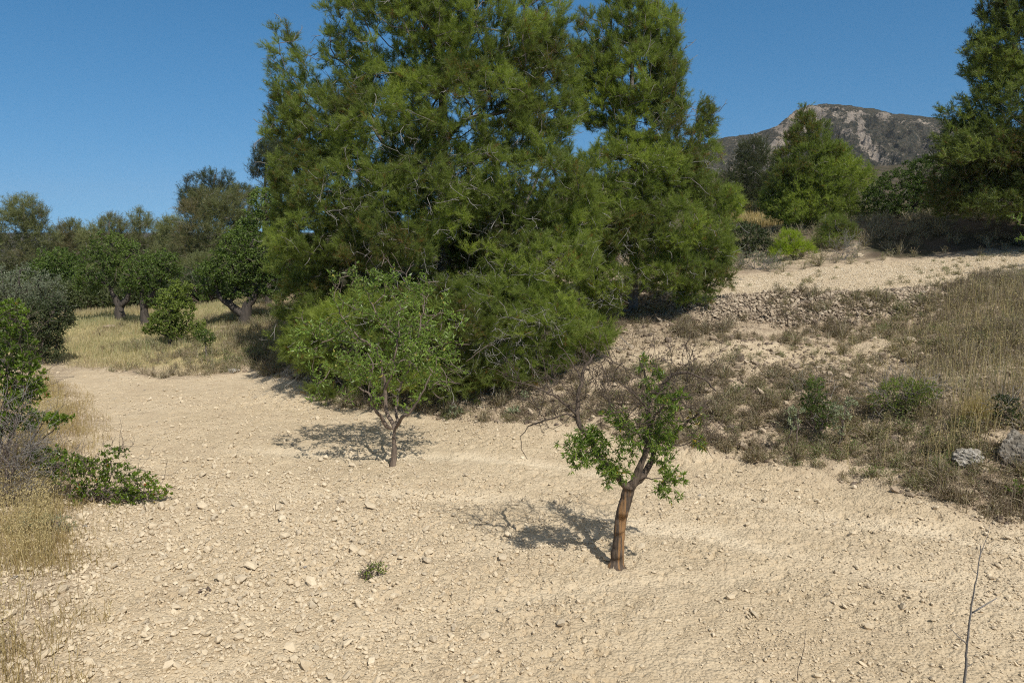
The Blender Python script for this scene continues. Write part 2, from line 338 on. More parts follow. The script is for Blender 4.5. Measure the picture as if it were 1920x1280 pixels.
# ------------------------------------------------------------------ ground sheet
def ground():
    wi = np.linspace(-.74, .74, 900)
    wo = .74 * np.exp(np.linspace(0.03, 3.1, 60))
    W = np.concatenate([-wo[::-1], wi, wo])
    Y = np.concatenate([np.arange(-60, 2.5, 1.0), np.arange(2.6, 4.6, .1), 4.6 * np.exp(np.arange(0, math.log(60 / 4.6), .0031)),
                        60 * np.exp(np.linspace(.01, math.log(3000 / 60), 120))])
    wid = np.maximum(Y, 4.0) + np.where(Y < 4, 0, 0)
    X = np.clip(W[None, :] * wid[:, None], -3000 + W[None, :], 3000 + W[None, :]); YY = np.broadcast_to(Y[:, None], X.shape)
    Z = height(X, YY)
    sink = sm(150, 400, YY); Z = Z * (1 - sink) + (-10) * sink
    u = X / np.maximum(YY, 4)
    bk = bankness(X, YY) * (1 - .9 * upper(X, YY)) * (1 - .8 * midter(X, YY))
    # left verge of the field
    verge = sm(.25, -.25, X - np.interp(YY, [3, 5.2, 6.5, 8.5, 10, 13, 17], [-3.3, -3.5, -4.0, -5.0, -6.1, -7.4, -10.5]) + .3 * fbm(X, YY, 3, 40)) * sm(3, 4, YY)
    bk = np.maximum(bk, verge * .8)
    uu = u * F + 960
    me = sm(560, 470, uu) * bk * sm(.2, 1.5, YY - edgeY(u)) * sm(34, 30, YY)
    wood_and_shade = np.maximum(sm(27, 31, YY), 0) * sm(1100, 1000, uu) + sm(26, 30, YY) * sm(1100, 1200, uu)
    wood_and_shade = np.clip(wood_and_shade + sm(23.6, 24.1, YY) * sm(1590, 1640, uu), 0, 1)  # bank under the right pine: dark soil, with its shade put into the colour
    go = sm(36, 39, YY) * sm(60, 55, YY) * sm(1330, 1360, uu) * sm(1500, 1470, uu)
    ny, nx = X.shape; idx = np.arange(ny * nx).reshape(ny, nx)
    T = np.stack([idx[:-1, :-1], idx[:-1, 1:], idx[1:, 1:], idx[1:, :-1]], -1).reshape(-1, 4)
    V = np.stack([X, YY, Z], -1).reshape(-1, 3)
    tk = np.maximum(tracks(X, YY), .0) * (.5 + .5 * sm(-.3, .2, fbm(X * 1.5, YY * 1.5, 3, 37)))
    o = mesh_obj('ground', V, T, M['ground'], attr={'bank': bk.ravel(), 'meadow': me.ravel(), 'wood': wood_and_shade.ravel(), 'golden': go.ravel(), 'track': tk.ravel()}, smooth=True)
    tag(o, kind='structure')
ground()

# ------------------------------------------------------------------ mountain
def mountain():
    sil = [(900, 420), (1100, 345), (1200, 305), (1280, 280), (1345, 258), (1400, 251), (1440, 236), (1475, 207), (1500, 197), (1530, 194), (1570, 198), (1615, 204), (1650, 213), (1700, 218), (1750, 224), (1820, 238), (1920, 262), (2100, 300), (2500, 390), (2900, 430)]
    Yr = 800.0
    px = np.linspace(900, 2900, 700); py = np.interp(px, [s[0] for s in sil], [s[1] for s in sil])
    rx = (px - 960) / F * Yr; rz = HC + np.array([kz(p) for p in py]) * Yr
    t = np.concatenate([np.linspace(0, 1, 330), np.linspace(1.01, 2, 60)])       # 0 foot, 1 ridge, 2 behind
    Yl = 380 + 420 * t
    X = np.broadcast_to((rx)[None, :], (len(t), len(px))); Y = np.broadcast_to(Yl[:, None], X.shape)
    prof = np.where(t < 1, np.clip(t, 0, 1) ** 1.15, np.clip(2 - t, 0, 1))
    Z = -10 + (rz[None, :] + 10) * prof[:, None]
    ridge = 1 - np.abs(fbm(X / 55, Y / 85, 5, 60, .55)) * 2
    rock = fbm(X / 9, Y / 12, 4, 66, .6)
    amp = np.minimum(1, (prof * (1 - prof))[:, None] * 5) 
    Z = Z + amp * (16 * (ridge - .7) + 9 * (.5 - np.abs(fbm(X / 24, Y / 40, 4, 62, .6)) * 2)) + rock * (1.4 + 3.4 * amp)
    dpx = X / Yr * F + 960; dpx = X / Y * F + 960; el = np.arctan((Z - HC) / Y); dpy = 640 - F * np.tan(el + _a)
    rk = np.zeros_like(X)
    wx = 14 * fbm(X / 20, Y / 20, 3, 91); wy = 14 * fbm(X / 20, Y / 20, 3, 95)
    for cx, cy, rx, ry, an, st in [(1500, 222, 16, 26, 25, 1), (1478, 242, 15, 30, 15, 1), (1450, 262, 10, 22, 30, .8), (1430, 285, 12, 24, 40, .9), (1398, 305, 10, 26, 50, .9), (1370, 322, 9, 26, 55, .9), (1345, 345, 8, 24, 60, .9), (1300, 360, 10, 30, 55, .8),
                                   (1585, 222, 24, 9, 10, .9), (1596, 240, 8, 22, -15, 1), (1606, 264, 9, 18, -15, 1), (1625, 290, 8, 20, -40, .7), (1630, 214, 16, 6, 0, .8), (1545, 203, 30, 4, 0, .5), (1660, 232, 14, 4, 0, .4), (1700, 226, 20, 3, 0, .4), (1560, 245, 16, 8, 0, .5)]:
        c_, s_ = math.cos(rad(an)), math.sin(rad(an)); u = (dpx + wx - cx) * c_ + (dpy + wy - cy) * s_; v = -(dpx + wx - cx) * s_ + (dpy + wy - cy) * c_
        rk = np.maximum(rk, st * np.exp(-((u / rx) ** 2 + (v / ry) ** 2)))
    cr = np.abs(fbm(X / 14, Y / 10, 4, 71, .6))
    Z = Z + rk * 10 * (.5 - cr * 2) 
    rattr = np.clip(rk * .85 + .08 + .55 * fbm(X / 12, Y / 20, 4, 80), 0, 1)
    ny, nx = X.shape; idx = np.arange(ny * nx).reshape(ny, nx)
    T = np.stack([idx[:-1, :-1], idx[:-1, 1:], idx[1:, 1:], idx[1:, :-1]], -1).reshape(-1, 4)
    m, n, l = mat('mountain_rock')
    geo = N(n, 'ShaderNodeNewGeometry'); a = N(n, 'ShaderNodeAttribute', attribute_name='rock')
    n1 = N(n, 'ShaderNodeTexNoise'); n1.inputs['Scale'].default_value = .34; n1.inputs['Detail'].default_value = 8; n1.inputs['Roughness'].default_value = .75
    l.new(geo.outputs['Position'], n1.inputs['Vector'])
    n2 = N(n, 'ShaderNodeTexNoise'); n2.inputs['Scale'].default_value = .05; n2.inputs['Detail'].default_value = 5; l.new(geo.outputs['Position'], n2.inputs['Vector'])
    ad = N(n, 'ShaderNodeMath', operation='MULTIPLY_ADD'); l.new(a.outputs['Fac'], ad.inputs[0]); ad.inputs[1].default_value = .42; l.new(n1.outputs[0], ad.inputs[2])
    r = ramp(n, [(.64, (0, 0, 0)), (.74, (1, 1, 1))]); l.new(ad.outputs[0], r.inputs[0])
    rc = ramp(n, [(.35, (.24, .20, .165)), (.6, (.37, .31, .25)), (.75, (.44, .31, .20))]); l.new(n2.outputs[0], rc.inputs[0])
    vg = ramp(n, [(.35, (.028, .034, .026)), (.5, (.064, .06, .044)), (.68, (.145, .118, .088))]); l.new(n1.outputs[0], vg.inputs[0])
    mx = N(n, 'ShaderNodeMix', data_type='RGBA'); l.new(r.outputs[0], mx.inputs[0]); l.new(vg.outputs[0], mx.inputs[6]); l.new(rc.outputs[0], mx.inputs[7])
    p = N(n, 'ShaderNodeBsdfPrincipled'); p.inputs['Roughness'].default_value = 1; p.inputs['Specular IOR Level'].default_value = 0; l.new(mx.outputs[2], p.inputs['Base Color'])
    b = N(n, 'ShaderNodeBump'); b.inputs['Strength'].default_value = 1; b.inputs['Distance'].default_value = 3; l.new(n1.outputs[0], b.inputs['Height']); l.new(b.outputs[0], p.inputs['Normal'])
    o = N(n, 'ShaderNodeOutputMaterial'); l.new(p.outputs[0], o.inputs[0])
    ob = mesh_obj('mountain', np.stack([X, Y, Z], -1).reshape(-1, 3), T, m, attr={'rock': rattr.ravel()}, smooth=False)
    tag(ob, kind='structure')
mountain()

# ------------------------------------------------------------------ stones
def ico():
    t = (1 + 5 ** .5) / 2
    v = norm(np.array([(-1, t, 0), (1, t, 0), (-1, -t, 0), (1, -t, 0), (0, -1, t), (0, 1, t), (0, -1, -t), (0, 1, -t), (t, 0, -1), (t, 0, 1), (-t, 0, -1), (-t, 0, 1)], float))
    f = np.array([(0, 11, 5), (0, 5, 1), (0, 1, 7), (0, 7, 10), (0, 10, 11), (1, 5, 9), (5, 11, 4), (11, 10, 2), (10, 7, 6), (7, 1, 8), (3, 9, 4), (3, 4, 2), (3, 2, 6), (3, 6, 8), (3, 8, 9), (4, 9, 5), (2, 4, 11), (6, 2, 10), (8, 6, 7), (9, 8, 1)])
    return v, f
def subdiv(v, f):
    e = {}; v = list(map(tuple, v)); out = []
    def mid(a, b):
        k = (min(a, b), max(a, b))
        if k not in e: q = norm((np.array(v[a]) + np.array(v[b])) / 2); v.append(tuple(q)); e[k] = len(v) - 1
        return e[k]
    for a, b, c in f:
        x, y, z = mid(a, b), mid(b, c), mid(c, a); out += [(a, x, z), (b, y, x), (c, z, y), (x, y, z)]
    return np.array(v), np.array(out)
I0 = ico(); I1 = subdiv(*I0); I2 = subdiv(*I1); I3 = subdiv(*I2); I4 = subdiv(*I3)
def stones(pos, size, rng, base=I0, flat=.65, sink=.25, normal=None):
    """many stones as arrays"""
    bv, bf = base; m = len(pos); k = len(bv)
    q = bv[None] * (1 + rng.normal(0, .16, (m, k, 1)))
    # chop: clamp along random directions for angular faces
    for i in range(3):
        d = norm(rng.normal(size=(m, 1, 3))); h = rng.uniform(.45, .8, (m, 1)); dt = (q * d).sum(-1)
        q = q - d * np.maximum(dt - h, 0)[..., None]
    sc = np.stack([rng.uniform(.75, 1.25, m), rng.uniform(.6, 1.0, m), rng.uniform(flat * .6, flat * 1.2, m)], -1)
    q = q * sc[:, None, :] * size[:, None, None] * .5
    a = rng.uniform(0, 2 * math.pi, m); c, s = np.cos(a)[:, None], np.sin(a)[:, None]
    tl = rng.normal(0, .3, (m, 1)); 
    x = q[..., 0] * c - q[..., 1] * s; y = q[..., 0] * s + q[..., 1] * c; z = q[..., 2] + x * tl
    V = np.stack([x, y, z], -1) + pos[:, None, :]; V[..., 2] += (size * flat * (.5 - sink))[:, None]
    T = bf[None] + (np.arange(m) * k)[:, None, None]
    return V.reshape(-1, 3), T.reshape(-1, 3), np.repeat(rng.random(m), k)

rng = np.random.default_rng(7)
def scatter_view(n, Y0, Y1, rng, px0=-60, px1=1980, pw=1.0):
    """points denser near, uniform-ish per square metre"""
    Y = np.sqrt(rng.uniform(Y0 ** 2, Y1 ** 2, n)) if pw == 1 else Y0 * (Y1 / Y0) ** rng.random(n)
    u = (rng.uniform(px0, px1, n) - 960) / F
    return u * Y * 1.03, Y
def gravel():
    B = Buf()
    x, y = scatter_view(400000, 4.2, 20, rng, pw=1)
    lf = sm(.8, -2.5, x) * sm(12.5, 8, y); dens = .36 + .7 * fbm(x * .9, y * .9, 3, 90) + .55 * lf + .10 * sm(9, 6, y)
    ok = (rng.random(len(x)) < np.clip(dens, .08, .95)) & ((y < edgeY(x / y) + .6) )
    # fade with distance: far tiny stones are not seen
    ok &= rng.random(len(x)) < np.clip(1.35 - y / 15, .15, 1)
    x, y = x[ok], y[ok]; lf = sm(.8, -2.5, x) * sm(12.5, 8, y)
    s = np.clip(rng.lognormal(math.log(.0115), .6, len(x)), .008, .08) * (1 + .45 * lf) * (1 + .03 * y)
    z = height(x, y)
    V, T, A = stones(np.stack([x, y, z], -1), s, rng, I0, .75, .2); B.add(V, T, A * .55 + .2)
    # larger stones
    x, y = scatter_view(240, 4.4, 18, rng)
    ok = (y < edgeY(x / y) + .4) & (rng.random(len(x)) < .15 + .85 * sm(0, -3, x)); x, y = x[ok], y[ok]
    s = rng.uniform(.04, .07, len(x)); V, T, A = stones(np.stack([x, y, height(x, y)], -1), s, rng, I1, .5, .35); B.add(V, T, A * .8)
    # upper terrace
    x, y = scatter_view(16000, 17, 24, rng, 1250, 1980); ok = upper(x, y) > .4; x, y = x[ok], y[ok]
    s = rng.uniform(.02, .055, len(x)); V, T, A = stones(np.stack([x, y, height(x, y)], -1), s, rng, I0, .6, .3); B.add(V, T, A * .7 + .25)
    tag(B.build('gravel', M['pebble']), 'pale limestone pebbles and clods strewn over the tilled soil', 'gravel', kind='stuff')
gravel()
def rubble():
    B = Buf()
    # stones on the banks
    x, y = scatter_view(52000, 8, 20, rng, 430, 1980); b = bankness(x, y) * (1 - upper(x, y))
    ok = (b > .3) & (rng.random(len(x)) < .55 + .7 * fbm(x * .7, y * .7, 3, 95)); x, y = x[ok], y[ok]
    s = np.clip(rng.lognormal(math.log(.045), .55, len(x)), .02, .24); V, T, A = stones(np.stack([x, y, height(x, y)], -1), s, rng, I0, .65, .3); B.add(V, T, A * .8)
    tag(B.build('bank_rubble', M['rubble']), 'loose brown stones lying all over the dry bank', 'stones', kind='stuff')
    B = Buf()
    x, y = scatter_view(95000, 15.5, 19.8, rng, 1190, 1900)
    u = x / y; e = np.interp(u * F + 960, [1187, 1340, 1600, 1780, 1920], [19.5, 17.5, 17.0, 17.2, 17.6])
    ok = (y > e - .62 - .5 * fbm(x, y, 2, 3) - np.abs(rng.normal(0, .28, len(x)))) & (y < e + .12) & (rng.random(len(x)) < np.interp(u * F + 960, [1190, 1300, 1750, 1900], [.8, 1, .8, .15])); x, y = x[ok], y[ok]
    s = np.clip(rng.lognormal(math.log(.05), .42, len(x)), .025, .16); V, T, A = stones(np.stack([x, y, height(x, y) + rng.uniform(-.02, .04, len(x))], -1), s, rng, I0, .8, .15); B.add(V, T, A * .9 + .1)
    tag(B.build('terrace_rubble', M['rubble']), 'tumbled rubble of the dry stone edge below the upper terrace', 'stones', kind='stuff')
rubble()
def boulder(name, px, py, Y, wpx, hpx, label, seed, depth=.8, tilt=0, m='boulder', on=True, group=None, cat='rock'):
    r = np.random.default_rng(seed); c = G(px, py + hpx * .42); Y = c[1]; s = pxs(Y, py)
    v, f = I4 if wpx > 40 else I3
    d = v.copy(); rx, rz = wpx * s / 2, hpx * s / 2
    R_ = 1 + .0 * d[:, 0]
    for i in range(16):
        q = norm(r.normal(size=3)); h = r.uniform(.62, .95); dt = d @ q; d = d - np.outer(np.maximum(dt - h, 0), q)
    nn = lambda k, sd: np.stack([fbm(v[:, 0] * k + v[:, 2] * 3, v[:, 1] * k + v[:, 2] * k, 4, sd + j, .6) for j in range(3)], -1)
    d = d * (1 + .22 * nn(2.5, seed)[:, :1]) + .10 * nn(5, seed + 9) + .045 * nn(12, seed + 20)
    d = d * np.array([rx, rx * depth * 1.0, rz]) * 1.12
    loc = (c[0], Y + rx * depth * .5, c[2] + rz * .35)
    o = mesh_obj(name, d + np.array(loc), f, M[m], attr={'v': np.full(len(d), r.uniform(.4, .6))}, loc=loc, smooth=False)
    o.rotation_euler = (r.uniform(-.15, .15), tilt, r.uniform(-.3, .3))
    return tag(o, label, cat, group)

# ------------------------------------------------------------------ woody skeletons
class Skel:
    def __init__(s, cap=60000): s.P = np.zeros((cap, 3)); s.L = np.zeros(cap); s.par = np.full(cap, -1); s.lock = np.zeros(cap); s.n = 0
    def node(s, p, par, r=0):
        i = s.n; s.P[i] = p; s.par[i] = par; s.lock[i] = r
        s.L[i] = 0 if par < 0 else s.L[par] + np.linalg.norm(s.P[i] - s.P[par]); s.n += 1; return i
    def line(s, pts, par=-1, r0=0, r1=0, step=.15, wig=0, rng=None):
        pts = [np.asarray(p, float) for p in pts]
        if par < 0: par = s.node(pts[0], -1, r0)
        tot = sum(np.linalg.norm(b - a) for a, b in zip(pts, pts[1:])); run = 0
        # catmull-rom
        Q = [2 * pts[0] - pts[1]] + pts + [2 * pts[-1] - pts[-2]]
        for i in range(1, len(Q) - 2):
            a, b, c, d = Q[i - 1:i + 3]; ln = np.linalg.norm(c - b); k = max(1, int(math.ceil(ln / step)))
            for j in range(1, k + 1):
                t = j / k
                p = .5 * ((2 * b) + (-a + c) * t + (2 * a - 5 * b + 4 * c - d) * t * t + (-a + 3 * b - 3 * c + d) * t ** 3)
                if wig and rng is not None: p = p + rng.normal(0, wig, 3)
                run += ln / k; par = s.node(p, par, (r0 + (r1 - r0) * run / tot) if r0 else 0)
        return par
    def nearest(s, p): return int(np.argmin(((s.P[:s.n] - p) ** 2).sum(1)))
    def grow(s, tips, rng, step=.25, alpha=.15, wig=.02, bend=.25, sag=0.0, minstart=0):
        ends = []
        root = s.P[0]
        for tp in tips:
            d = np.linalg.norm(s.P[minstart:s.n] - tp, axis=1); c = d + alpha * s.L[minstart:s.n]
            j = int(np.argmin(c)) + minstart; ln = d[j - minstart]
            if ln < step * .4: continue
            pj = s.P[j].copy(); pd = norm(pj - s.P[s.par[j]]) if s.par[j] >= 0 else np.array([0, 0, 1.0])
            k = max(1, int(round(ln / step))); ctl = pj + (tp - pj) * .45 + pd * ln * bend - np.array([0, 0, sag * ln])
            par = j
            for i in range(1, k + 1):
                t = i / k; q = (1 - t) ** 2 * pj + 2 * t * (1 - t) * ctl + t * t * tp
                if i < k: q = q + rng.normal(0, wig, 3)
                par = s.node(q, par)
            ends.append(par)
        return ends
    def finish(s, rt, pw=.42, rmax=9):
        n = s.n; cnt = np.zeros(n); ch = np.zeros(n, int)
        for i in range(n - 1, 0, -1):
            p = s.par[i]
            if ch[i] == 0: cnt[i] = max(cnt[i], 1)
            if p >= 0: cnt[p] += cnt[i]; ch[p] += 1
        cnt[0] = max(cnt[0], 1); s.cnt = cnt
        r = rt * cnt[:n] ** pw; r = np.minimum(r, rmax); lk = s.lock[:n] > 0; r[lk] = s.lock[:n][lk]
        s.r = r; s.ch = ch
        par = s.par[:n].copy(); par[par < 0] = 0
        s.D = norm(s.P[:n] - s.P[par]); 
        if n > 1: s.D[0] = s.D[1]
        return s
    def tubes(s, B, sel=None, rough=0, rng=None):
        n = s.n; idx = np.arange(1, n); idx = idx[s.par[1:n] >= 0]
        if sel is not None: idx = idx[sel[idx]]
        par = s.par[idx]
        for lo, hi, k in ((.02, 99, 9), (.006, .02, 5), (0, .006, 3)):
            q = (s.r[idx] >= lo) & (s.r[idx] < hi); ii = idx[q]; pp = par[q]
            if not len(ii): continue
            r1 = s.r[ii]; r0 = np.minimum(s.r[pp], r1 * 1.5)
            share = (s.r[pp] < r1 * 1.6) & ((s.D[pp] * s.D[ii]).sum(1) > .4)
            D0 = np.where(share[:, None], s.D[pp], s.D[ii])
            # end rings, one per node, then start rings for those that cannot use their parent's
            slot = np.full(n, -1); slot[ii] = np.arange(len(ii))
            st = np.where(share, slot[pp], -1); own = np.nonzero(st < 0)[0]; st[own] = len(ii) + np.arange(len(own))
            C_ = np.concatenate([s.P[ii], s.P[pp[own]]]); Dd = np.concatenate([s.D[ii], D0[own]]); rr = np.concatenate([r1, r0[own]])
            an = np.arange(k) * 2 * math.pi / k; a = perp(Dd); b = np.cross(Dd, a)
            V = C_[:, None] + rr[:, None, None] * (a[:, None] * np.cos(an)[None, :, None] + b[:, None] * np.sin(an)[None, :, None])
            V = V.reshape(-1, 3)
            if rough and lo > 0:
                f = 9.0; V = V + rough * np.stack([fbm(V[:, 0] * f + V[:, 2] * 2.3, V[:, 1] * f + V[:, 2] * f * .35, 3, 30 + j) for j in range(3)], -1) * (.5 if lo < .02 else 1)
            j = np.arange(k); j1 = (j + 1) % k; A_ = st[:, None] * k; E_ = np.arange(len(ii))[:, None] * k
            T = np.concatenate([np.stack([A_ + j, A_ + j1, E_ + j1], -1), np.stack([A_ + j, E_ + j1, E_ + j], -1)], 1).reshape(-1, 3)
            B.add(V, T)

# ------------------------------------------------------------------ foliage
def brushes(B, O, D, rng, L=.18, nl=.085, w=.006, K=26, spread=.75, val=None, curl=.3):
    m = len(O)
    if not m: return
    D = norm(D); a = perp(D, rng); b = np.cross(D, a)
    t = rng.random((m, K)) ** .8; th = rng.uniform(0, 2 * math.pi, (m, K)); sp = spread * rng.uniform(.5, 1.25, (m, K))
    Ls = L * rng.uniform(.7, 1.3, (m, 1))
    st = O[:, None] + D[:, None] * (t * Ls)[..., None]
    nd = norm(D[:, None] * np.cos(sp)[..., None] + (a[:, None] * np.cos(th)[..., None] + b[:, None] * np.sin(th)[..., None]) * np.sin(sp)[..., None] + rng.normal(0, .1, (m, K, 3)))
    ln = nl * rng.uniform(.7, 1.2, (m, K, 1)); wv = norm(np.cross(nd, rng.normal(size=(m, K, 3)))) * w * .5
    V = np.stack([st - wv, st + wv, st + nd * ln], 2).reshape(-1, 3)
    T = np.arange(m * K * 3).reshape(-1, 3)
    v = rng.random(m) if val is None else val
    A = np.clip(np.repeat(v, K * 3) + np.repeat(rng.normal(0, .06, m * K), 3), 0.0, 1)
    B.add(V, T, A)
def leaves(B, O, D, rng, L=.06, w=.018, val=None, fold=.25, nrm=None, jit=.3):
    m = len(O)
    if not m: return
    D = norm(D + rng.normal(0, jit, D.shape)); s = norm(np.cross(D, rng.normal(size=D.shape) + (0 if nrm is None else nrm))); n = np.cross(s, D)
    l = (L * rng.uniform(.6, 1.25, m))[:, None]; ww = (w * rng.uniform(.75, 1.25, m))[:, None]
    mid = O + D * l * .45
    V = np.stack([O, mid + s * ww * .5 + n * ww * fold, O + D * l - n * l * .08, mid - s * ww * .5 + n * ww * fold], 1).reshape(-1, 3)
    T = (np.array([[0, 1, 2], [0, 2, 3]])[None] + (np.arange(m) * 4)[:, None, None]).reshape(-1, 3)
    v = rng.random(m) if val is None else val
    B.add(V, T, np.repeat(np.clip(v, 0, 1), 4))
def bare(B, O, D, rng, L=.3, r=.004, kinks=4, droop=0.0, spread=.5, fork=True):
    """crooked bare twigs"""
    m = len(O)
    if not m: return
    S = Skel(m * (kinks + 1) * 2 + 10); 
    D = norm(D + rng.normal(0, spread, D.shape))
    for i in range(m):
        p = O[i]; d = D[i]; par = S.node(p, -1); l = L * rng.uniform(.5, 1.3) / kinks; sec = []
        for k in range(kinks):
            d = norm(d + rng.normal(0, .28, 3) - np.array([0, 0, droop])); p = p + d * l; par = S.node(p, par); sec.append((par, p, d))
        if fork:
            q, p, d = sec[rng.integers(0, max(1, kinks - 1))]; d = norm(d + rng.normal(0, .7, 3))
            for k in range(2): p = p + d * l * .8; q = S.node(p, q); d = norm(d + rng.normal(0, .3, 3))
    S.finish(r * .7, .5); S.tubes(B)
def lobe_points(lobes, n, rng, inner=.55):
    """lobes: (centre, radii). points spread through the outer part of each lobe, none deep inside a neighbour"""
    vol = np.array([(l[1][0] * l[1][1] * l[1][2]) ** .72 for l in lobes]); vol /= vol.sum(); out = []
    for (c, r), f in zip(lobes, vol):
        k = max(6, int(n * f)); d = norm(rng.normal(size=(k, 3))); rr = rng.uniform(inner ** 2, 1, k) ** .5
        lump = 1 + .32 * np.array([fbm(d[:, 0] * 2.2 + c[0], d[:, 1] * 2.2 + d[:, 2] * 2.2 + c[2], 3, 77)]).T
        out.append(c + d * rr[:, None] * lump * r)
    return np.concatenate(out)
def px_lobes(L, Y0, rdep=.9):
    """(px, py, rx, ry[, dY[, depth radius m]])"""
    out = []
    for q in L:
        px, py, rx, ry = q[:4]; Y = Y0 + (q[4] if len(q) > 4 else 0); s = pxs(Y, py)
        out.append((P(px, py, Y), np.array([rx * s, (q[5] if len(q) > 5 else rdep * (rx + ry) / 2 * s), ry * s])))
    return out
def tree(name, base, Y, lobes, label, cat, kind='pine', seed=0, ntips=600, tr=.12, group=None, leafmat='pine', bark='bark_pine', scale=1.0,
         per=2.0, step=.25, dead=0, deadmat='twig_pine', trunkpts=None, up=.55, K=24, leafL=.06, leafW=.018, nl=.085, bw=.006, BL=.18, inner=.55, rt=.004,
         alpha=.15, vmid=.5, leafper=10, zmin=.15, spread=.75, nolimb=False, top=None, extra=None, gap=0, bands=None):
    rng = np.random.default_rng(seed + 1000)
    bp = P(base[0], base[1], Y) if len(base) == 2 else np.array(base, float)
    bp[2] = gz(bp[0], bp[1]) - .05
    root = empty(name, bp, label, cat, group)
    S = Skel(200000)
    LB = px_lobes(lobes, Y) if not isinstance(lobes[0][0], np.ndarray) else lobes
    hi = max(LB, key=lambda l: l[0][2] + l[1][2] * .6); topp = hi[0] + np.array([0, 0, hi[1][2] * .7]) if top is None else np.array(top)
    if trunkpts: pts = [bp] + trunkpts
    else:
        pts = [bp, bp + (topp - bp) * np.array([.1, .1, .33]), bp + (topp - bp) * np.array([.5, .5, .66]), topp]
    S.line(pts, -1, tr, .02 * scale, step, .01, rng)
    if extra:
        for e in extra: S.line(e[0], S.nearest(np.asarray(e[0][0])), e[1], e[2], step, .01, rng)
    nb = S.n
    if not nolimb:
        for c, r in sorted(LB, key=lambda l: np.linalg.norm((l[0] - bp)[:2])):
            S.grow([c + rng.normal(0, .15, 3) * r], rng, step, .35, .03, .1)
    pts = lobe_points(LB, int(ntips * (1.15 if gap else 1)), rng, inner)
    if gap:
        g3 = fbm(pts[:, 0] * gap + pts[:, 1] * gap * .6, pts[:, 2] * gap * 1.5 - pts[:, 1] * gap * .5, 3, seed + 9)
        pts = pts[rng.random(len(pts)) < (np.clip(1.0 + 1.9 * g3, .35, 1) if gap < 2 else np.clip(.55 + 3 * g3, .06, 1))]
    zg = height(pts[:, 0], pts[:, 1], False); pts = pts[pts[:, 2] > zg + zmin]
    cen = bp + np.array([0, 0, .6 * (topp[2] - bp[2])])
    pts = pts[np.argsort(np.linalg.norm(pts - cen, axis=1) + rng.normal(0, .4, len(pts)))]
    S.grow(pts, rng, step, alpha, .02 * scale, .22, 0, max(0, int(nb * .12)))
    S.finish(rt, .42, tr * .8)
    B = Buf(); S.tubes(B, rough=tr * .10)
    B.build('trunk', M[bark], root, smooth=True)
    # foliage on the outer nodes
    n = S.n; ids = np.arange(n)[(S.cnt[:n] <= 2.01) & (np.arange(n) > nb)]
    B = Buf()
    clump = lambda p: .5 + .9 * fbm(p[:, 0] * 1.1 / scale + p[:, 1] * .7, p[:, 2] * 1.1 / scale + p[:, 1] * .5, 3, seed)
    if kind == 'pine':
        k = int(per); rep = np.repeat(ids, k); extra_ = ids[rng.random(len(ids)) < per - k]; rep = np.concatenate([rep, extra_])
        tipn = ids[S.ch[ids] == 0]; rep = np.concatenate([rep, tipn, tipn])
        O = S.P[rep] - S.D[rep] * rng.uniform(0, step, (len(rep), 1)); out = norm(O - cen)
        D = S.D[rep] * .6 + out * .35 + rng.normal(0, .5, O.shape) + np.array([0, 0, up])
        v = clump(O) * .75 + rng.random(len(O)) * .4 + (vmid - .58); v = np.where(rng.random(len(O)) < .02, 0.02, np.clip(v, .08, 1))
        brushes(B, O, D, rng, BL * scale, nl * scale, bw * scale, K, spread, v)
    else:
        rep = np.repeat(ids, int(leafper)); O = S.P[rep] - S.D[rep] * rng.uniform(0, step, (len(rep), 1)) + rng.normal(0, .02 * scale, (len(rep), 3))
        D = S.D[rep] * .5 + rng.normal(0, .7, O.shape) + np.array([0, 0, up * .4])
        v = clump(O) * .5 + rng.random(len(O)) * .5 + (vmid - .5); v = np.where(v > .9, .9, v); v = np.where(rng.random(len(O)) < .012, .99, v)
        leaves(B, O, D, rng, leafL, leafW, v)
    B.build('crown', M[leafmat], root)
    if dead:
        B = Buf(); i2 = np.arange(n)[(np.arange(n) > nb) & (S.cnt[:n] <= 12)]; q = rng.choice(i2, dead)
        if bands:
            Pn = S.P[:n]; ppx = Pn[:, 0] / Pn[:, 1] * F + 960; ppy = 640 - F * np.tan(np.arctan((Pn[:, 2] - HC) / Pn[:, 1]) + _a)
            for bx, by, brx, bry, bn in bands:
                w_ = np.nonzero((((ppx - bx) / brx) ** 2 + ((ppy - by) / bry) ** 2 < 1) & (np.arange(n) > nb))[0]
                if len(w_) < 5: continue
                w_ = w_[np.argsort(Pn[w_, 1])][:max(8, len(w_) // 3)]; w_ = rng.choice(w_, bn // 2); bn = bn // 2
                bare(B, S.P[w_], norm(rng.normal(0, .6, (bn, 3)) * np.array([1.3, .5, .5]) + np.array([0, -.75, -.1])), rng, .5, .006, 5, .0, .35)
        bare(B, S.P[q] + norm(S.P[q] - cen) * .08, S.D[q] + norm(S.P[q] - cen) * .4, rng, .34 * scale ** .5, .0065 * scale ** .5, 4, 0.0, .7); B.build('dead_twigs', M[deadmat], root, smooth=True)
    return root, S

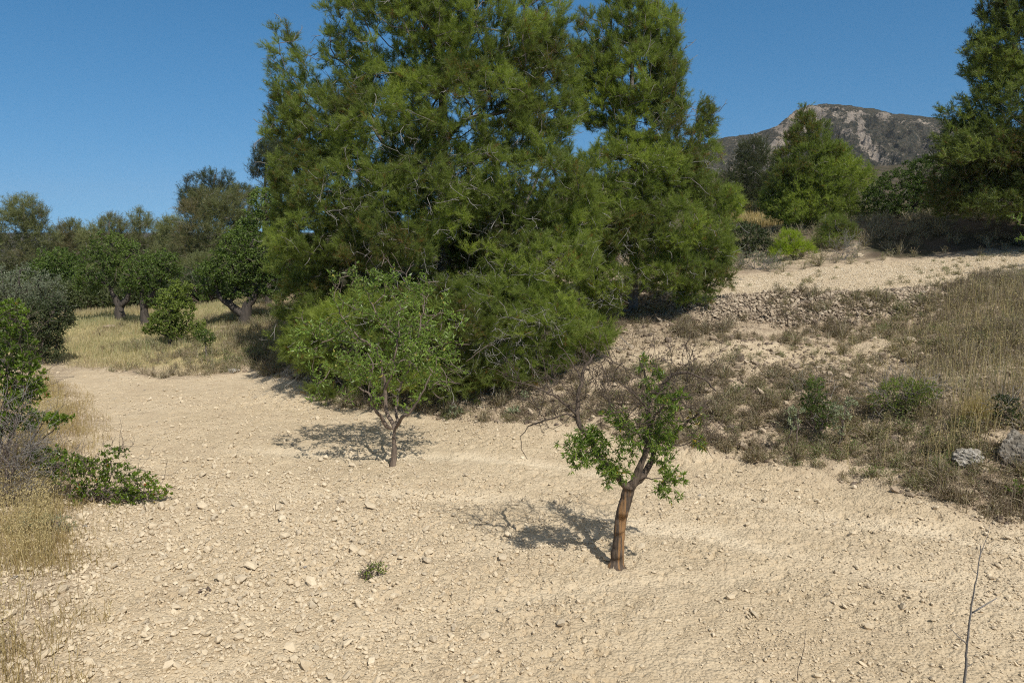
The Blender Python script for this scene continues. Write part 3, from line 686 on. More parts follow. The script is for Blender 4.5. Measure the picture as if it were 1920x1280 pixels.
# ---- the two big pines -------------------------------------------------------
big = [(830, -150, 150, 130), (760, 60, 150, 130, .2), (900, 40, 170, 130, -.3), (650, 150, 70, 90, .3), (540, 130, 42, 75, -.3), (535, 225, 50, 60, -.2), (610, 250, 80, 80, -.4),
       (720, 230, 130, 100, -.6), (880, 210, 150, 110, -.9), (1020, 190, 75, 120, 0), (1010, 60, 50, 75, .3), (560, 340, 62, 70, -.6), (660, 370, 110, 90, -1.1), (820, 370, 150, 90, -1.3), (980, 350, 130, 90, -1.1), (1070, 400, 70, 80, -.8),
       (600, 450, 90, 70, -1.2), (730, 460, 110, 60, -1.9), (1010, 490, 120, 70, -1.6), (580, 560, 60, 50, -1.0),
       (640, 640, 100, 70, -1.7), (570, 650, 50, 45, -1.5), (720, 600, 130, 60, -2.2), (880, 600, 150, 65, -2.7), (1020, 610, 120, 55, -2.2), (1100, 625, 62, 38, -1.9), (800, 700, 170, 45, -2.7), (980, 680, 110, 35, -2.5), (900, 560, 110, 40, -2.4), (660, 730, 80, 26, -1.9),
       (680, 530, 120, 60, -.4), (820, 520, 140, 60, -.2), (960, 530, 130, 60, -.5), (560, 480, 60, 60, -.2), (760, 400, 160, 90, .8), (900, 420, 150, 90, .9), (620, 600, 110, 60, -.6), (545, 420, 45, 55, -.4)]
tree('pine_tree', (835, 735), 16.2, big, 'huge bushy green pine in the middle, its boughs sweeping down to the field', 'pine tree', 'pine', 11, 14000, .17, dead=1000,
     per=7, K=34, step=.24, bw=.006, nl=.098, group=None, gap=1.1, up=.8, bands=[(840, 515, 165, 24, 240), (985, 600, 70, 30, 110), (930, 655, 70, 24, 90), (640, 370, 70, 40, 90), (880, 330, 120, 60, 120), (740, 250, 90, 60, 60), (860, 440, 180, 50, 160), (700, 620, 80, 40, 50)])
second = [(1180, 40, 62, 60), (1235, 70, 45, 60, .2), (1110, 90, 45, 65), (1190, 150, 85, 70, -.2), (1245, 150, 40, 60), (1120, 190, 50, 60), (1258, 200, 34, 44, .1), (1268, 275, 40, 44), (1095, 130, 40, 50), (1200, 250, 70, 60, -.3), (1160, 330, 110, 70, -.6), (1250, 330, 60, 60, -.2),
          (1322, 235, 22, 42, .3), (1312, 290, 38, 45, .2), (1290, 345, 50, 45), (1340, 380, 52, 50, -.3), (1250, 430, 110, 55, -1), (1130, 430, 90, 70, -1.0), (1330, 460, 50, 55, -.6), (1260, 510, 85, 40, -1.1), (1335, 520, 38, 32, -.7), (1300, 555, 42, 22, -.9), (1130, 530, 60, 45, -1.3), (1100, 470, 60, 60, -.9), (1130, 575, 40, 22, -1.2)]
tree('pine_tree', (1187, 585), 18.0, second, 'tall pine right of the huge one, with its grey trunk foot showing on the bank', 'pine tree', 'pine', 12, 7500, .13, dead=500,
     per=6.5, K=30, step=.25, bw=.0062, nl=.1, gap=1.1, up=.85, bands=[(1190, 480, 60, 60, 90), (1180, 330, 60, 60, 60), (1150, 560, 60, 20, 50)])
right = [(1915, 20, 75, 60), (1900, 110, 100, 60), (1960, 60, 120, 120), (1860, 150, 45, 45, -.3), (1800, 215, 40, 38, .2), (1840, 215, 50, 45), (1930, 220, 130, 80, -.5), (1860, 290, 100, 55, -.7), (1960, 330, 130, 70, -.7), (1830, 350, 70, 45, -.3), (1890, 380, 90, 28, -1.2), (2060, 250, 160, 140), (2000, 400, 120, 30), (1850, 300, 110, 80), (1800, 370, 70, 40), (2060, 330, 150, 90, -1.5), (1930, 300, 120, 80), (2120, 200, 120, 120, -2)]
tree('pine_tree', (1990, 470), 24.0, right, 'dark pine cut off by the right edge of the view', 'pine tree', 'pine', 13, 8500, .17, leafmat='pine_deep', dead=60, per=7, K=20, step=.32, scale=1.35, bw=.009, vmid=.42, up=.75, gap=.75)
# ---- small pines on the slope to the right -----------------------------------
tree('pine_tree', (1530, 440), 33.0, [(1513, 222, 18, 26), (1520, 255, 42, 34), (1528, 300, 66, 45, -.3), (1545, 340, 85, 50, -.6), (1500, 350, 60, 50, -.6), (1530, 395, 92, 34, -1), (1600, 350, 40, 40, .3), (1470, 380, 50, 36)],
     'round bright green young pine in front of the mountain peak', 'pine tree', 'pine', 14, 3800, .12, leafmat='pine', dead=60, per=6, K=18, step=.35, scale=1.5, bw=.009, vmid=.5, up=.8, gap=.6)
tree('pine_tree', (1415, 395), 42.0, [(1412, 290, 34, 30), (1420, 325, 54, 40), (1395, 350, 46, 34), (1450, 355, 38, 32), (1420, 375, 60, 22)],
     'small dull green pine behind the strip of golden grass', 'pine tree', 'pine', 15, 1300, .12, leafmat='pine_dark', dead=90, per=6, K=16, step=.45, scale=2.1)
tree('young_pine', (1487, 500), 24.6, [(1480, 455, 26, 22), (1500, 475, 34, 22), (1465, 480, 22, 20)], 'lime green pine sapling behind the upper terrace', 'sapling', 'pine', 16, 400, .03, leafmat='pine_lime', per=5, K=20, step=.16, scale=1.0, up=1.0, group='pine saplings by the upper terrace')
tree('young_pine', (1568, 490), 25.5, [(1565, 425, 26, 20), (1560, 455, 36, 30), (1590, 440, 18, 18)], 'taller yellow green pine sapling beside the shaded bank', 'sapling', 'pine', 17, 450, .03, leafmat='pine', per=5, K=20, step=.2, scale=1.15, up=.8, group='pine saplings by the upper terrace', vmid=.55)

# ---- leafy masses right ------------------------------------------------------
tree('carob_tree', (1710, 430), 31, [(1690, 350, 56, 36), (1750, 325, 60, 44), (1650, 375, 42, 36), (1790, 360, 60, 50), (1720, 395, 70, 30), (1660, 410, 50, 22), (1780, 400, 60, 22)],
     'wide dark leafy tree between the bright pine and the dark pine', 'tree', 'leaf', 18, 3600, .14, leafmat='broad', bark='bark_dark', step=.3, leafper=24, leafL=.075, leafW=.036, dead=150, deadmat='twig_grey', vmid=.4)
tree('evergreen_bush', (1400, 500), 26, [(1400, 445, 45, 32), (1430, 465, 34, 22), (1372, 470, 24, 24)], 'dark round evergreen bush below the golden strip', 'bush', 'leaf', 19, 1000, .05, leafmat='broad_dark', bark='bark_dark', step=.2, leafper=12, leafL=.07, leafW=.04)

# ---- left: wood behind the meadow --------------------------------------------
far = [('pine_tree', (60, 560), 42, [(45, 400, 40, 30), (25, 430, 52, 36), (72, 445, 34, 30), (20, 480, 60, 40), (75, 500, 50, 40)], 'olive green pine at the far left skyline', 0),
       ('pine_tree', (140, 560), 50, [(132, 440, 26, 24), (128, 480, 36, 34), (140, 520, 40, 30)], 'low pine in the skyline dip left of the meadow trees', 0),
       ('pine_tree', (205, 560), 46, [(207, 425, 30, 20), (200, 460, 44, 32), (215, 505, 44, 34), (170, 450, 22, 28)], 'pine with a small domed top behind the forked meadow tree', 0),
       ('pine_tree', (270, 560), 48, [(262, 415, 22, 20), (280, 440, 36, 30), (270, 480, 44, 34), (290, 520, 44, 30)], 'pine with a ragged double top in the middle of the wood', 0),
       ('pine_tree', (325, 560), 44, [(322, 435, 26, 24), (325, 475, 36, 32), (335, 520, 44, 34)], 'pine leaning on the tall dark one in the wood', 0),
       ('pine_tree', (400, 560), 38, [(385, 395, 46, 36), (430, 390, 40, 36), (400, 440, 62, 44), (440, 450, 46, 50), (360, 460, 40, 40), (400, 490, 60, 34), (460, 400, 34, 50)], 'yellow green pine before the tall dark pine', 0),
       ('pine_tree', (385, 560), 52, [(372, 352, 34, 24), (405, 340, 34, 18), (358, 380, 24, 26), (410, 368, 44, 30), (345, 402, 12, 6), (455, 362, 28, 14), (390, 385, 50, 30)], 'tallest dark umbrella pine of the left wood', 1),
       ('pine_tree', (500, 560), 42, [(500, 290, 26, 26), (490, 320, 24, 20), (520, 300, 30, 40), (520, 380, 30, 50)], 'dark pine crown peeping out left behind the huge pine', 1)]
for i, (nm, b, Y, L, lab, dk) in enumerate(far):
    tree(nm, b, Y, L, lab, 'pine tree', 'pine', 30 + i, 2100, .14, leafmat='pine_dark' if dk else 'pine_far', per=6.0, K=15, step=.5, scale=2.2, dead=40 if not dk else 0, group='pines of the wood beyond the meadow', spread=.9, gap=.55)
tree('evergreen_tree', (110, 590), 31, [(105, 500, 48, 34), (130, 530, 40, 30), (70, 520, 40, 30)], 'dark leafy tree behind the grey olive', 'tree', 'leaf', 41, 1400, .1, leafmat='broad', bark='bark_dark', step=.3, leafper=14, leafL=.10, leafW=.055)
# backdrop trees low in the wood, filling between the pines
for i, (px, py, Y, rx, ry, lab) in enumerate([(180, 535, 40, 45, 34, 'shrubby tree at the wood edge behind the forked trunk'), (250, 530, 39, 45, 34, 'shrubby tree at the wood edge between the two meadow trunks'),
                                         (335, 530, 36, 42, 36, 'shrubby tree at the wood edge left of the low dark tree'), (390, 520, 34, 40, 40, 'shrubby tree just behind the low dark tree')]):
    tree('scrub_tree', (px, 570), Y, [(px, py, rx, ry), (px + 18, py + 12, rx * .7, ry * .7), (px - 20, py - 12, rx * .7, ry * .6)], lab, 'tree', 'pine', 50 + i, 1000, .08, leafmat='pine_far', K=15, step=.4, scale=1.8, per=6, group='scrubby trees at the edge of the wood', vmid=.45)
# meadow trees with dark trunks
def fork_tree(px, py, Y, fl, lobes, label, seed, n, tr, vm=.45, mt='broad'):
    b = P(px, py, Y); lines = [([P(*a, Y) if len(a) == 2 else P(*a) for a in f], r0, r1) for f, r0, r1 in fl]
    return tree('almond_tree', (px, py), Y, lobes, label, 'tree', 'leaf', seed, n, tr, trunkpts=lines[0][0], extra=lines[1:], leafmat=mt, bark='bark_dark', step=.18,
                leafper=11, leafL=.085, leafW=.04, rt=.005, nolimb=False, group='old almond trees on the meadow', vmid=vm, dead=40, deadmat='twig_brown')
fork_tree(225, 597, 25, [([(224, 575), (215, 558), (200, 525)], .18, .06), ([(224, 575), (238, 560), (245, 525)], .13, .05)],
          [(185, 505, 46, 36), (240, 495, 50, 40), (215, 465, 46, 30), (165, 530, 30, 24), (255, 535, 26, 20)], 'old almond with a short forked trunk standing in pale dry grass', 61, 1100, .2, .6)
fork_tree(272, 603, 24, [([(271, 580), (266, 560), (272, 530)], .16, .05), ([(270, 575), (285, 555), (300, 530)], .1, .04)],
          [(280, 510, 46, 36), (310, 500, 36, 32), (258, 530, 30, 26), (296, 555, 30, 24)], 'dark almond right of the forked one, trunk half hidden by foliage', 62, 900, .17, .45, 'broad')
fork_tree(458, 600, 21.5, [([(462, 580), (478, 555), (486, 520)], .2, .07), ([(455, 590), (430, 570), (408, 548), (400, 520)], .13, .05)],
          [(440, 500, 60, 42), (490, 490, 56, 44), (396, 515, 36, 32), (455, 460, 50, 32), (515, 525, 36, 40), (448, 545, 36, 20), (385, 545, 20, 20)], 'low spreading dark almond with two thick limbs beside the huge pine', 63, 2000, .22, .5)
tree('almond_tree', (505, 590), 25, [(480, 425, 40, 34), (500, 380, 34, 34), (520, 440, 40, 40), (455, 440, 30, 26)], 'mid green leafy tree rising behind the low dark almond', 'tree', 'leaf', 64, 800, .12, leafmat='broad', bark='bark_dark', step=.25, leafper=11, leafL=.10, leafW=.05, vmid=.7, group='old almond trees on the meadow')
tree('leafy_bush', (318, 628), 20, [(322, 560, 28, 26), (338, 540, 24, 18), (308, 600, 30, 26), (345, 585, 24, 26), (368, 612, 18, 16), (330, 620, 26, 14), (285, 615, 18, 14)], 'bright green leafy bush in front of the dark almond', 'bush', 'leaf', 65, 1000, .05, leafmat='broad_light', bark='bark_dark', step=.15, leafper=11, leafL=.075, leafW=.035)
tree('leafy_bush', (385, 645), 18.6, [(385, 630, 18, 14)], 'small fresh green bush at the meadow front', 'bush', 'leaf', 66, 90, .02, leafmat='broad', step=.1, leafper=14, leafL=.05, leafW=.025)
tree('olive_tree', (35, 690), 20.5, [(40, 530, 62, 36), (95, 545, 36, 34), (0, 560, 60, 50), (70, 560, 50, 40)], 'grey green olive tree at the left behind the dark bush', 'olive tree', 'leaf', 67, 1100, .1, leafmat='olive', bark='bark_dark', step=.2, leafper=12, leafL=.075, leafW=.02, up=.9)
tree('evergreen_bush', (80, 690), 18.3, [(80, 600, 58, 44), (60, 640, 50, 34), (110, 590, 30, 34), (20, 610, 50, 50), (100, 655, 24, 20)], 'dark dense evergreen bush beside the pale field corner', 'bush', 'leaf', 68, 2900, .08, leafmat='broad_dark', bark='bark_dark', step=.18, leafper=15, leafL=.05, leafW=.03)

# ---- the young almond in the field -------------------------------------------
def mid_almond():
    Y = 10.35; s = lambda x, y, d=0: P(x, y, Y + d)
    ex = [([s(737, 808), s(722, 790, -.1), s(705, 770, -.2), s(694, 745, -.3), s(672, 725, -.35)], .035, .012),
          ([s(741, 800), s(752, 785, -.15), s(765, 775, -.3), s(785, 750, -.4), s(800, 720, -.4)], .03, .01),
          ([s(740, 803), s(725, 770, .15), s(722, 730, .2), s(718, 690, .2), s(706, 650, .2)], .035, .012),
          ([s(741, 803), s(742, 770, .3), s(748, 730, .5), s(770, 680, .6)], .028, .01),
          ([s(722, 735, .2), s(735, 690, 0), s(745, 640, -.1), s(750, 590, 0)], .02, .008)]
    L = [(690, 605, 80, 50), (640, 575, 34, 26), (600, 640, 48, 40), (755, 600, 66, 44, -.1), (800, 650, 55, 48), (740, 660, 80, 50, -.4), (650, 690, 62, 36, -.3), (610, 712, 28, 20), (800, 710, 50, 30, -.2), (830, 680, 36, 36, .1),
         (700, 540, 50, 34, .3), (625, 530, 9, 36, .1), (664, 520, 8, 38, .3), (705, 524, 9, 32, .1), (738, 518, 9, 38, .2), (790, 538, 9, 34, .2), (835, 575, 12, 30, .1), (556, 612, 14, 26, 0), (868, 620, 12, 30, .2), (770, 550, 46, 28, .3), (560, 655, 26, 14), (595, 745, 24, 10, -.3), (860, 700, 26, 10, .2), (690, 748, 36, 18, -.3), (765, 745, 36, 18, -.3), (640, 735, 30, 14, -.2), (585, 672, 24, 26), (850, 620, 26, 34, .3), (640, 620, 70, 50, .5), (780, 620, 80, 60, .7), (700, 680, 80, 50, .6)]
    tree('almond_tree', (738, 880), Y, L, 'leafy young almond with a slim trunk standing in the pale field', 'almond tree', 'leaf', 70, 2600, .055, trunkpts=[s(739, 850), s(740, 806)],
         extra=ex, gap=2.6, leafmat='almond', bark='bark_almond', step=.11, leafper=6, leafL=.072, leafW=.026, rt=.0022, nolimb=True, inner=.3, dead=60, deadmat='twig_brown', alpha=.1, zmin=.5)
mid_almond()

# ---- the half-dead almond in front -------------------------------------------
def front_almond():
    rng = np.random.default_rng(5); Y = 7.14
    bp = P(1157, 1062, Y); bp[2] = gz(bp[0], bp[1]) - .03
    root = empty('almond_tree', bp, 'half dead almond with an orange peeling trunk and few leaf clumps, nearest tree', 'almond tree')
    s = lambda x, y, d=0: P(x, y, Y + .0 + d)
    S = Skel(60000)
    S.line([bp, s(1160, 1020), s(1164, 980), s(1172, 945), s(1180, 912)], -1, .069, .062, .03, .003, rng)
    S.lock[0] = .112; S.lock[1] = .092; S.lock[2] = .080; f = S.n - 1
    def L(pts, r0, r1, near=True, st=.05): 
        q = [s(*p) for p in pts]; j = S.nearest(q[0]); S.line(q, j, r0, r1, st, .009 if st > .05 else .005, rng)
    L([(1176, 915, -.02), (1158, 893, -.05), (1136, 872, -.1), (1118, 845, -.12), (1102, 819, -.12), (1088, 796, -.1), (1083, 760, -.05), (1090, 720, 0), (1096, 690, .05), (1115, 664, .1)], .037, .012)
    L([(1184, 912, 0), (1201, 873, 0), (1213, 834, .02), (1217, 795, .05), (1217, 756, .1), (1232, 733, .1), (1262, 702, .05), (1290, 699, 0), (1322, 713, -.05), (1345, 735, -.1)], .042, .007)
    L([(1188, 908, .05), (1208, 889, .12), (1224, 854, .2), (1233, 828, .25), (1259, 813, .25), (1290, 791, .2), (1326, 760, .15)], .036, .008)
    L([(1085, 778, -.1), (1056, 756, -.15), (1029, 737, -.2), (998, 723, -.2), (960, 716, -.25)], .017, .004, True, .08)
    L([(1087, 790, -.1), (1062, 776, 0), (1025, 789, .05), (990, 802, .05), (976, 830, .05), (988, 862, .1)], .0115, .003, True, .08)
    L([(1217, 760, .1), (1212, 725, .2), (1208, 700, .25), (1198, 672, .3)], .022, .006)
    L([(1216, 800, .05), (1235, 770, -.1), (1262, 750, -.2), (1300, 740, -.3)], .016, .005)
    L([(1090, 715, 0), (1080, 690, .1), (1060, 660, .15), (1040, 640, .2)], .012, .003)
    L([(1214, 834, .02), (1190, 810, -.15), (1150, 800, -.25), (1120, 797, -.3)], .010, .003)
    L([(1217, 770, .05), (1190, 740, -.05), (1160, 715, -.1), (1140, 700, -.1)], .014, .004)
    L([(1233, 828, .25), (1275, 835, .2), (1310, 825, .15), (1335, 858, .1)], .010, .003)
    L([(1290, 791, .2), (1320, 800, .25), (1345, 812, .3)], .008, .003)
    L([(1190, 905, .05), (1215, 895, -.1), (1240, 898, -.2), (1255, 905, -.25)], .010, .004)
    L([(1118, 845, -.12), (1098, 850, -.25), (1078, 852, -.3)], .012, .004)
    nb = S.n
    # bare fine twigs through the crown
    ids = np.arange(f + 30, nb); ids = ids[S.P[ids, 2] > P(1180, 850, Y)[2]]
    tl = [(1150, 720, 200, 70), (1010, 740, 60, 50), (1270, 740, 80, 60), (1110, 690, 80, 40), (1180, 760, 90, 60), (1310, 790, 50, 50), (1030, 790, 50, 40)]
    tips = lobe_points([(P(a, b, Y), np.array([c * pxs(Y), .62 if c > 70 else .35, d * pxs(Y)])) for a, b, c, d in tl], 330, rng, .35)[::1]
    tips = tips[rng.random(len(tips)) < .62]; tips = tips[np.argsort(np.linalg.norm(tips - P(1180, 800, Y), axis=1))]
    S.grow(tips, rng, .07, .1, .014, .15, 0, f + 20)
    S.finish(.0026, .36, .02)
    B = Buf(); thick = S.r > .0; S.tubes(B, rough=.018)
    B.build('trunk', M['bark_almond_gum'], root, smooth=True)
    B = Buf(); q = rng.choice(np.arange(nb, S.n), 300); bare(B, S.P[q], S.D[q] + np.array([0, 0, .4]), rng, .28, .0036, 5, 0, .45); B.build('dead_twigs', M['bark_almond_gum'], root, smooth=True)
    # leaf clumps
    cl = [(1073, 848, 20, 24, -.28, 260, 0), (1095, 832, 22, 20, -.2, 260, 0), (1122, 838, 22, 24, -.15, 300, 0), (1135, 868, 18, 20, -.15, 230, 0), (1158, 878, 22, 22, -.1, 260, 0), (1108, 812, 20, 14, -.1, 170, 0), (1140, 890, 12, 16, -.15, 100, 0), (1092, 862, 12, 14, -.3, 110, 0),
          (1238, 832, 26, 26, .1, 330, 0), (1247, 865, 16, 22, .05, 200, 0), (1253, 908, 18, 20, -.2, 260, 0), (1270, 895, 12, 12, -.22, 100, 0), (1222, 800, 22, 22, .0, 220, 0), (1245, 770, 26, 26, .0, 260, 0), (1232, 740, 24, 20, .05, 190, 0), (1268, 745, 22, 18, -.15, 170, 0), (1265, 800, 22, 18, .15, 190, 0),
          (1302, 780, 14, 14, .15, 90, .25), (1305, 825, 16, 13, .15, 110, .2), (1170, 788, 20, 16, -.15, 200, 0), (1188, 840, 11, 12, -.1, 110, 0), (1160, 835, 12, 14, -.15, 110, 0), (1185, 815, 14, 10, -.1, 110, 0), (1215, 684, 18, 14, .25, 120, .05), (1230, 700, 14, 12, .2, 80, 0), (1140, 775, 12, 10, -.2, 60, 0), (1212, 720, 12, 14, .2, 80, 0)]
    B = Buf(); W = Buf()
    for x, y, rx, ry, d, k, yel in cl:
        k = int(k * 1.3); c = s(x, y, d); sc = pxs(Y, y); R_ = np.array([rx * sc, (rx + ry) / 2 * sc, ry * sc]) * 1.55
        ns = max(5, k // 12); j = S.nearest(c); st = S.P[j]
        Sk = Skel(4000); r0 = Sk.node(st, -1); tp = c + norm(rng.normal(size=(ns, 3))) * R_ * rng.uniform(.3, 1, (ns, 1)); e = Sk.grow(tp, rng, .05, .1, .004, .1); Sk.finish(.0018, .4, .01); Sk.tubes(W)
        ii = np.arange(1, Sk.n); rep = rng.choice(ii, k); O = Sk.P[rep] + rng.normal(0, .006, (k, 3)); D = Sk.D[rep] * .6 + rng.normal(0, .5, (k, 3)) + np.array([0, 0, -.15])
        v = rng.random(k) * .85 + .05; v = np.where(rng.random(k) < yel + .01, .97, v)
        leaves(B, O, D, rng, .062, .0135, v)
    B.build('crown', M['almond_fresh'], root); W.build('twigs', M['bark_almond'], root)
front_almond()

# ------------------------------------------------------------------ shrubs, grass and scrub
def blades(B, x, y, h, w, rng, lean=.25, val=None, z=None, seg=2, wind=(0, 0)):
    n = len(x); 
    if z is None: z = height(x, y)
    O = np.stack([x, y, z - .01], -1); a = rng.uniform(0, 2 * math.pi, n); d = np.stack([np.cos(a), np.sin(a), np.zeros(n)], -1)
    ln = np.abs(rng.normal(0, lean, n))[:, None] * h[:, None]
    mid = O + np.array([0, 0, 1.0]) * h[:, None] * .6 + d * ln * .35; tip = O + np.array([0, 0, 1.0]) * h[:, None] * (1 - .25 * np.minimum(ln / h[:, None], 1)) + d * ln
    b = rng.uniform(0, 2 * math.pi, n); s = np.stack([np.cos(b), np.sin(b), np.zeros(n)], -1) * (w * .5)[:, None] if np.ndim(w) else np.stack([np.cos(b), np.sin(b), np.zeros(n)], -1) * w * .5
    V = np.stack([O - s, O + s, mid + s * .8, mid - s * .8, tip], 1).reshape(-1, 3)
    T = (np.array([[0, 1, 2], [0, 2, 3], [3, 2, 4]])[None] + (np.arange(n) * 5)[:, None, None]).reshape(-1, 3)
    v = rng.random(n) if val is None else val
    B.add(V, T, np.repeat(np.clip(v, 0, 1), 5))
def heads(B, x, y, h, rng, s=.02, val=None, z=None):
    n = len(x); z = height(x, y) if z is None else z
    O = np.stack([x, y, z + h], -1) + rng.normal(0, .03, (n, 3)); leaves(B, O, rng.normal(0, .5, (n, 3)) + np.array([0, 0, -.5]), rng, s, s * .4, val)
def clumped(n, Y0, Y1, px0, px1, rng, dens, cl=0.0):
    x, y = scatter_view(n, Y0, Y1, rng, px0, px1); ok = rng.random(n) < dens(x, y); return x[ok], y[ok]
PX = lambda x, y: x / np.maximum(y, 1) * F + 960
rg = np.random.default_rng(21)

# meadow left
B = Buf()
x, y = clumped(80000, 16.5, 34, 60, 560, rg, lambda x, y: bankness(x, y) * sm(560, 520, PX(x, y)) * np.clip(.65 + .8 * fbm(x * .6, y * .6, 3, 50), .05, 1) * sm(-.2, 1.2, y - edgeY(x / y)))
hh = rg.uniform(.1, .32, len(x)) * (.75 + .5 * fbm(x * .5, y * .5, 2, 52)); v = .4 + .5 * fbm(x * .35, y * .35, 3, 53) + rg.normal(0, .18, len(x)); v -= .45 * sm(420, 500, PX(x, y))
blades(B, x, y, hh, .014 + 0 * hh, rg, .35, v); tag(B.build('meadow_grass', M['meadow']), 'pale dry and greenish grass filling the meadow at the left', 'grass', kind='stuff')

# scrub generator -------------------------------------------------------------
def scrub_plants(B, W, cx, cy, R, H, rng, leaf=.02, nst=26, nl=90, val=None, z=None):
    """low twiggy cushions at many places: stems to W, leaves to B"""
    n = len(cx); cz = height(cx, cy, False) if z is None else z
    i = np.repeat(np.arange(n), nst); m = len(i); a = rng.uniform(0, 2 * math.pi, m); t = rng.uniform(.1, 1.0, m)
    e = np.stack([cx[i] + np.cos(a) * R[i] * t, cy[i] + np.sin(a) * R[i] * t, cz[i] + H[i] * np.sqrt(np.maximum(1.05 - t * t, .05)) * rng.uniform(.6, 1.1, m)], -1)
    o = np.stack([cx[i] + rng.normal(0, .03, m), cy[i] + rng.normal(0, .03, m), cz[i] - .01], -1)
    s = norm(np.cross(e - o, rng.normal(size=(m, 3)))) * .0022 * (1 + R[i] * 4)[:, None]
    mid = (o + e) / 2 + rng.normal(0, .02, (m, 3)); mid[:, 2] += H[i] * .1
    V = np.stack([o - s, o + s, mid + s, mid - s, e], 1).reshape(-1, 3)
    T = (np.array([[0, 1, 2], [0, 2, 3], [3, 2, 4]])[None] + (np.arange(m) * 5)[:, None, None]).reshape(-1, 3)
    W.add(V, T, np.repeat(rng.random(m), 5))
    k = np.repeat(np.arange(m), max(1, nl // nst)); q = len(k); tt = rng.uniform(.45, 1.05, q)[:, None]
    O = o[k] + (e - o)[k] * tt + rng.normal(0, .015, (q, 3)); D = (e - o)[k] / np.maximum(np.linalg.norm((e - o)[k], axis=1, keepdims=True), .01) + rng.normal(0, .6, (q, 3))
    base = np.full(n, .5) if val is None else val
    leaves(B, O, D, rng, leaf, leaf * .35, base[i][k] + rng.normal(0, .15, q))

# undergrowth of the wood
Bs, Ws = Buf(), Buf()
cx, cy = clumped(1900, 29, 48, -500, 620, rg, lambda x, y: np.clip(.75 + fbm(x * .3, y * .3, 2, 76), .1, 1))
R = rg.uniform(.5, 1.1, len(cx)); scrub_plants(Bs, Ws, cx, cy, R, R * rg.uniform(.9, 1.5, len(cx)), rg, .17, 40, 480, np.clip(.45 + .8 * fbm(cx * .3, cy * .3, 2, 77), 0, 1))
tag(Bs.build('undergrowth', M['broad_dark']), 'dark leafy undergrowth filling the foot of the wood behind the meadow', 'undergrowth', kind='stuff')
tag(Ws.build('undergrowth_stems', M['twig_brown']), 'stems of the undergrowth at the foot of the wood', 'undergrowth', kind='stuff')
# weeds in the meadow's right part
Bs, Ws = Buf(), Buf()
cx, cy = clumped(1500, 16.5, 24, 200, 560, rg, lambda x, y: (bankness(x, y) > .5) * np.clip(.1 + .9 * sm(340, 450, PX(x, y)) + .6 * fbm(x * .7, y * .7, 3, 70), 0, 1))
R = rg.uniform(.12, .34, len(cx)); scrub_plants(Bs, Ws, cx, cy, R, R * rg.uniform(.6, 1.1, len(cx)), rg, .035, 22, 66, np.clip(.65 + .8 * fbm(cx * .6, cy * .6, 3, 71), 0, 1))
tag(Bs.build('meadow_weeds', M['scrub']), 'brown and olive weeds between the meadow and the huge pine', 'weeds', kind='stuff')
tag(Ws.build('weed_stems', M['straw_grey']), 'dead weed stems beside the huge pine', 'weeds', kind='stuff')
# bank cover
Bs, Ws = Buf(), Buf()
cx, cy = clumped(10500, 8, 19.5, 480, 1990, rg, lambda x, y: (bankness(x, y) > .45) * (1 - upper(x, y)) * (1 - .75 * midter(x, y)) * np.clip(.34 + 1.2 * fbm(x * .75, y * .75, 3, 55) + .8 * sm(2.4, 1.2, y - edgeY(x / y)), .04, 1))
R = np.clip(rg.lognormal(math.log(.12), .5, len(cx)), .05, .38); H = R * rg.uniform(.6, 1.15, len(cx)); vv = np.clip(.42 + .5 * fbm(cx * .5, cy * .5, 3, 57) + rg.normal(0, .22, len(cx)), 0, 1)
big_ = R > .17
scrub_plants(Bs, Ws, cx[~big_], cy[~big_], R[~big_], H[~big_], rg, .026, 22, 66, vv[~big_]); scrub_plants(Bs, Ws, cx[big_], cy[big_], R[big_], H[big_], rg, .032, 52, 208, vv[big_])
tag(Bs.build('dry_scrub', M['scrub']), 'low brown and olive scrub cushions covering the bank', 'scrub', kind='stuff')
tag(Ws.build('dry_stems', M['straw_grey']), 'thin dead stems among the scrub of the bank', 'scrub', kind='stuff')
# bank grass: everywhere thin, thick at right
B = Buf()
x, y = clumped(150000, 8, 19.5, 480, 1995, rg, lambda x, y: (bankness(x, y) > .35) * (1 - upper(x, y)) * (1 - .8 * midter(x, y)) * np.clip(.18 + .8 * fbm(x * 1.3, y * 1.3, 3, 58) + .65 * sm(1660, 1800, PX(x, y)) * sm(9.3, 10.3, y), .03, 1))
hh = rg.uniform(.05, .2, len(x)) * (1 + .9 * sm(1660, 1820, PX(x, y)) * (1 + fbm(x * 1.2, y * 1.2, 2, 74))); v = .35 + .6 * fbm(x * .8, y * .8, 3, 59) + rg.normal(0, .2, len(x))
blades(B, x, y, hh, .007 + 0 * hh, rg, .4, v); tag(B.build('bank_grass', M['straw_grey']), 'dry brown grass growing on the bank, tallest at the right', 'grass', kind='stuff')
# tall stalks with seed heads among the bank grass
B = Buf(); x, y = clumped(2600, 9, 16.5, 1560, 1990, rg, lambda x, y: (bankness(x, y) > .6) * (1 - upper(x, y)) * (.08 + .6 * sm(1680, 1820, PX(x, y))))
hh = rg.uniform(.3, .62, len(x)); blades(B, x, y, hh, .006 + 0 * hh, rg, .3, .5 + .4 * rg.random(len(x)))
for j in range(3): heads(B, x, y, hh * rg.uniform(.75, 1.0, len(x)), rg, .03, .7 + .3 * rg.random(len(x)))
tag(B.build('seed_stalks', M['straw']), 'tall seeding stalks standing over the grass of the right bank', 'grass', kind='stuff')
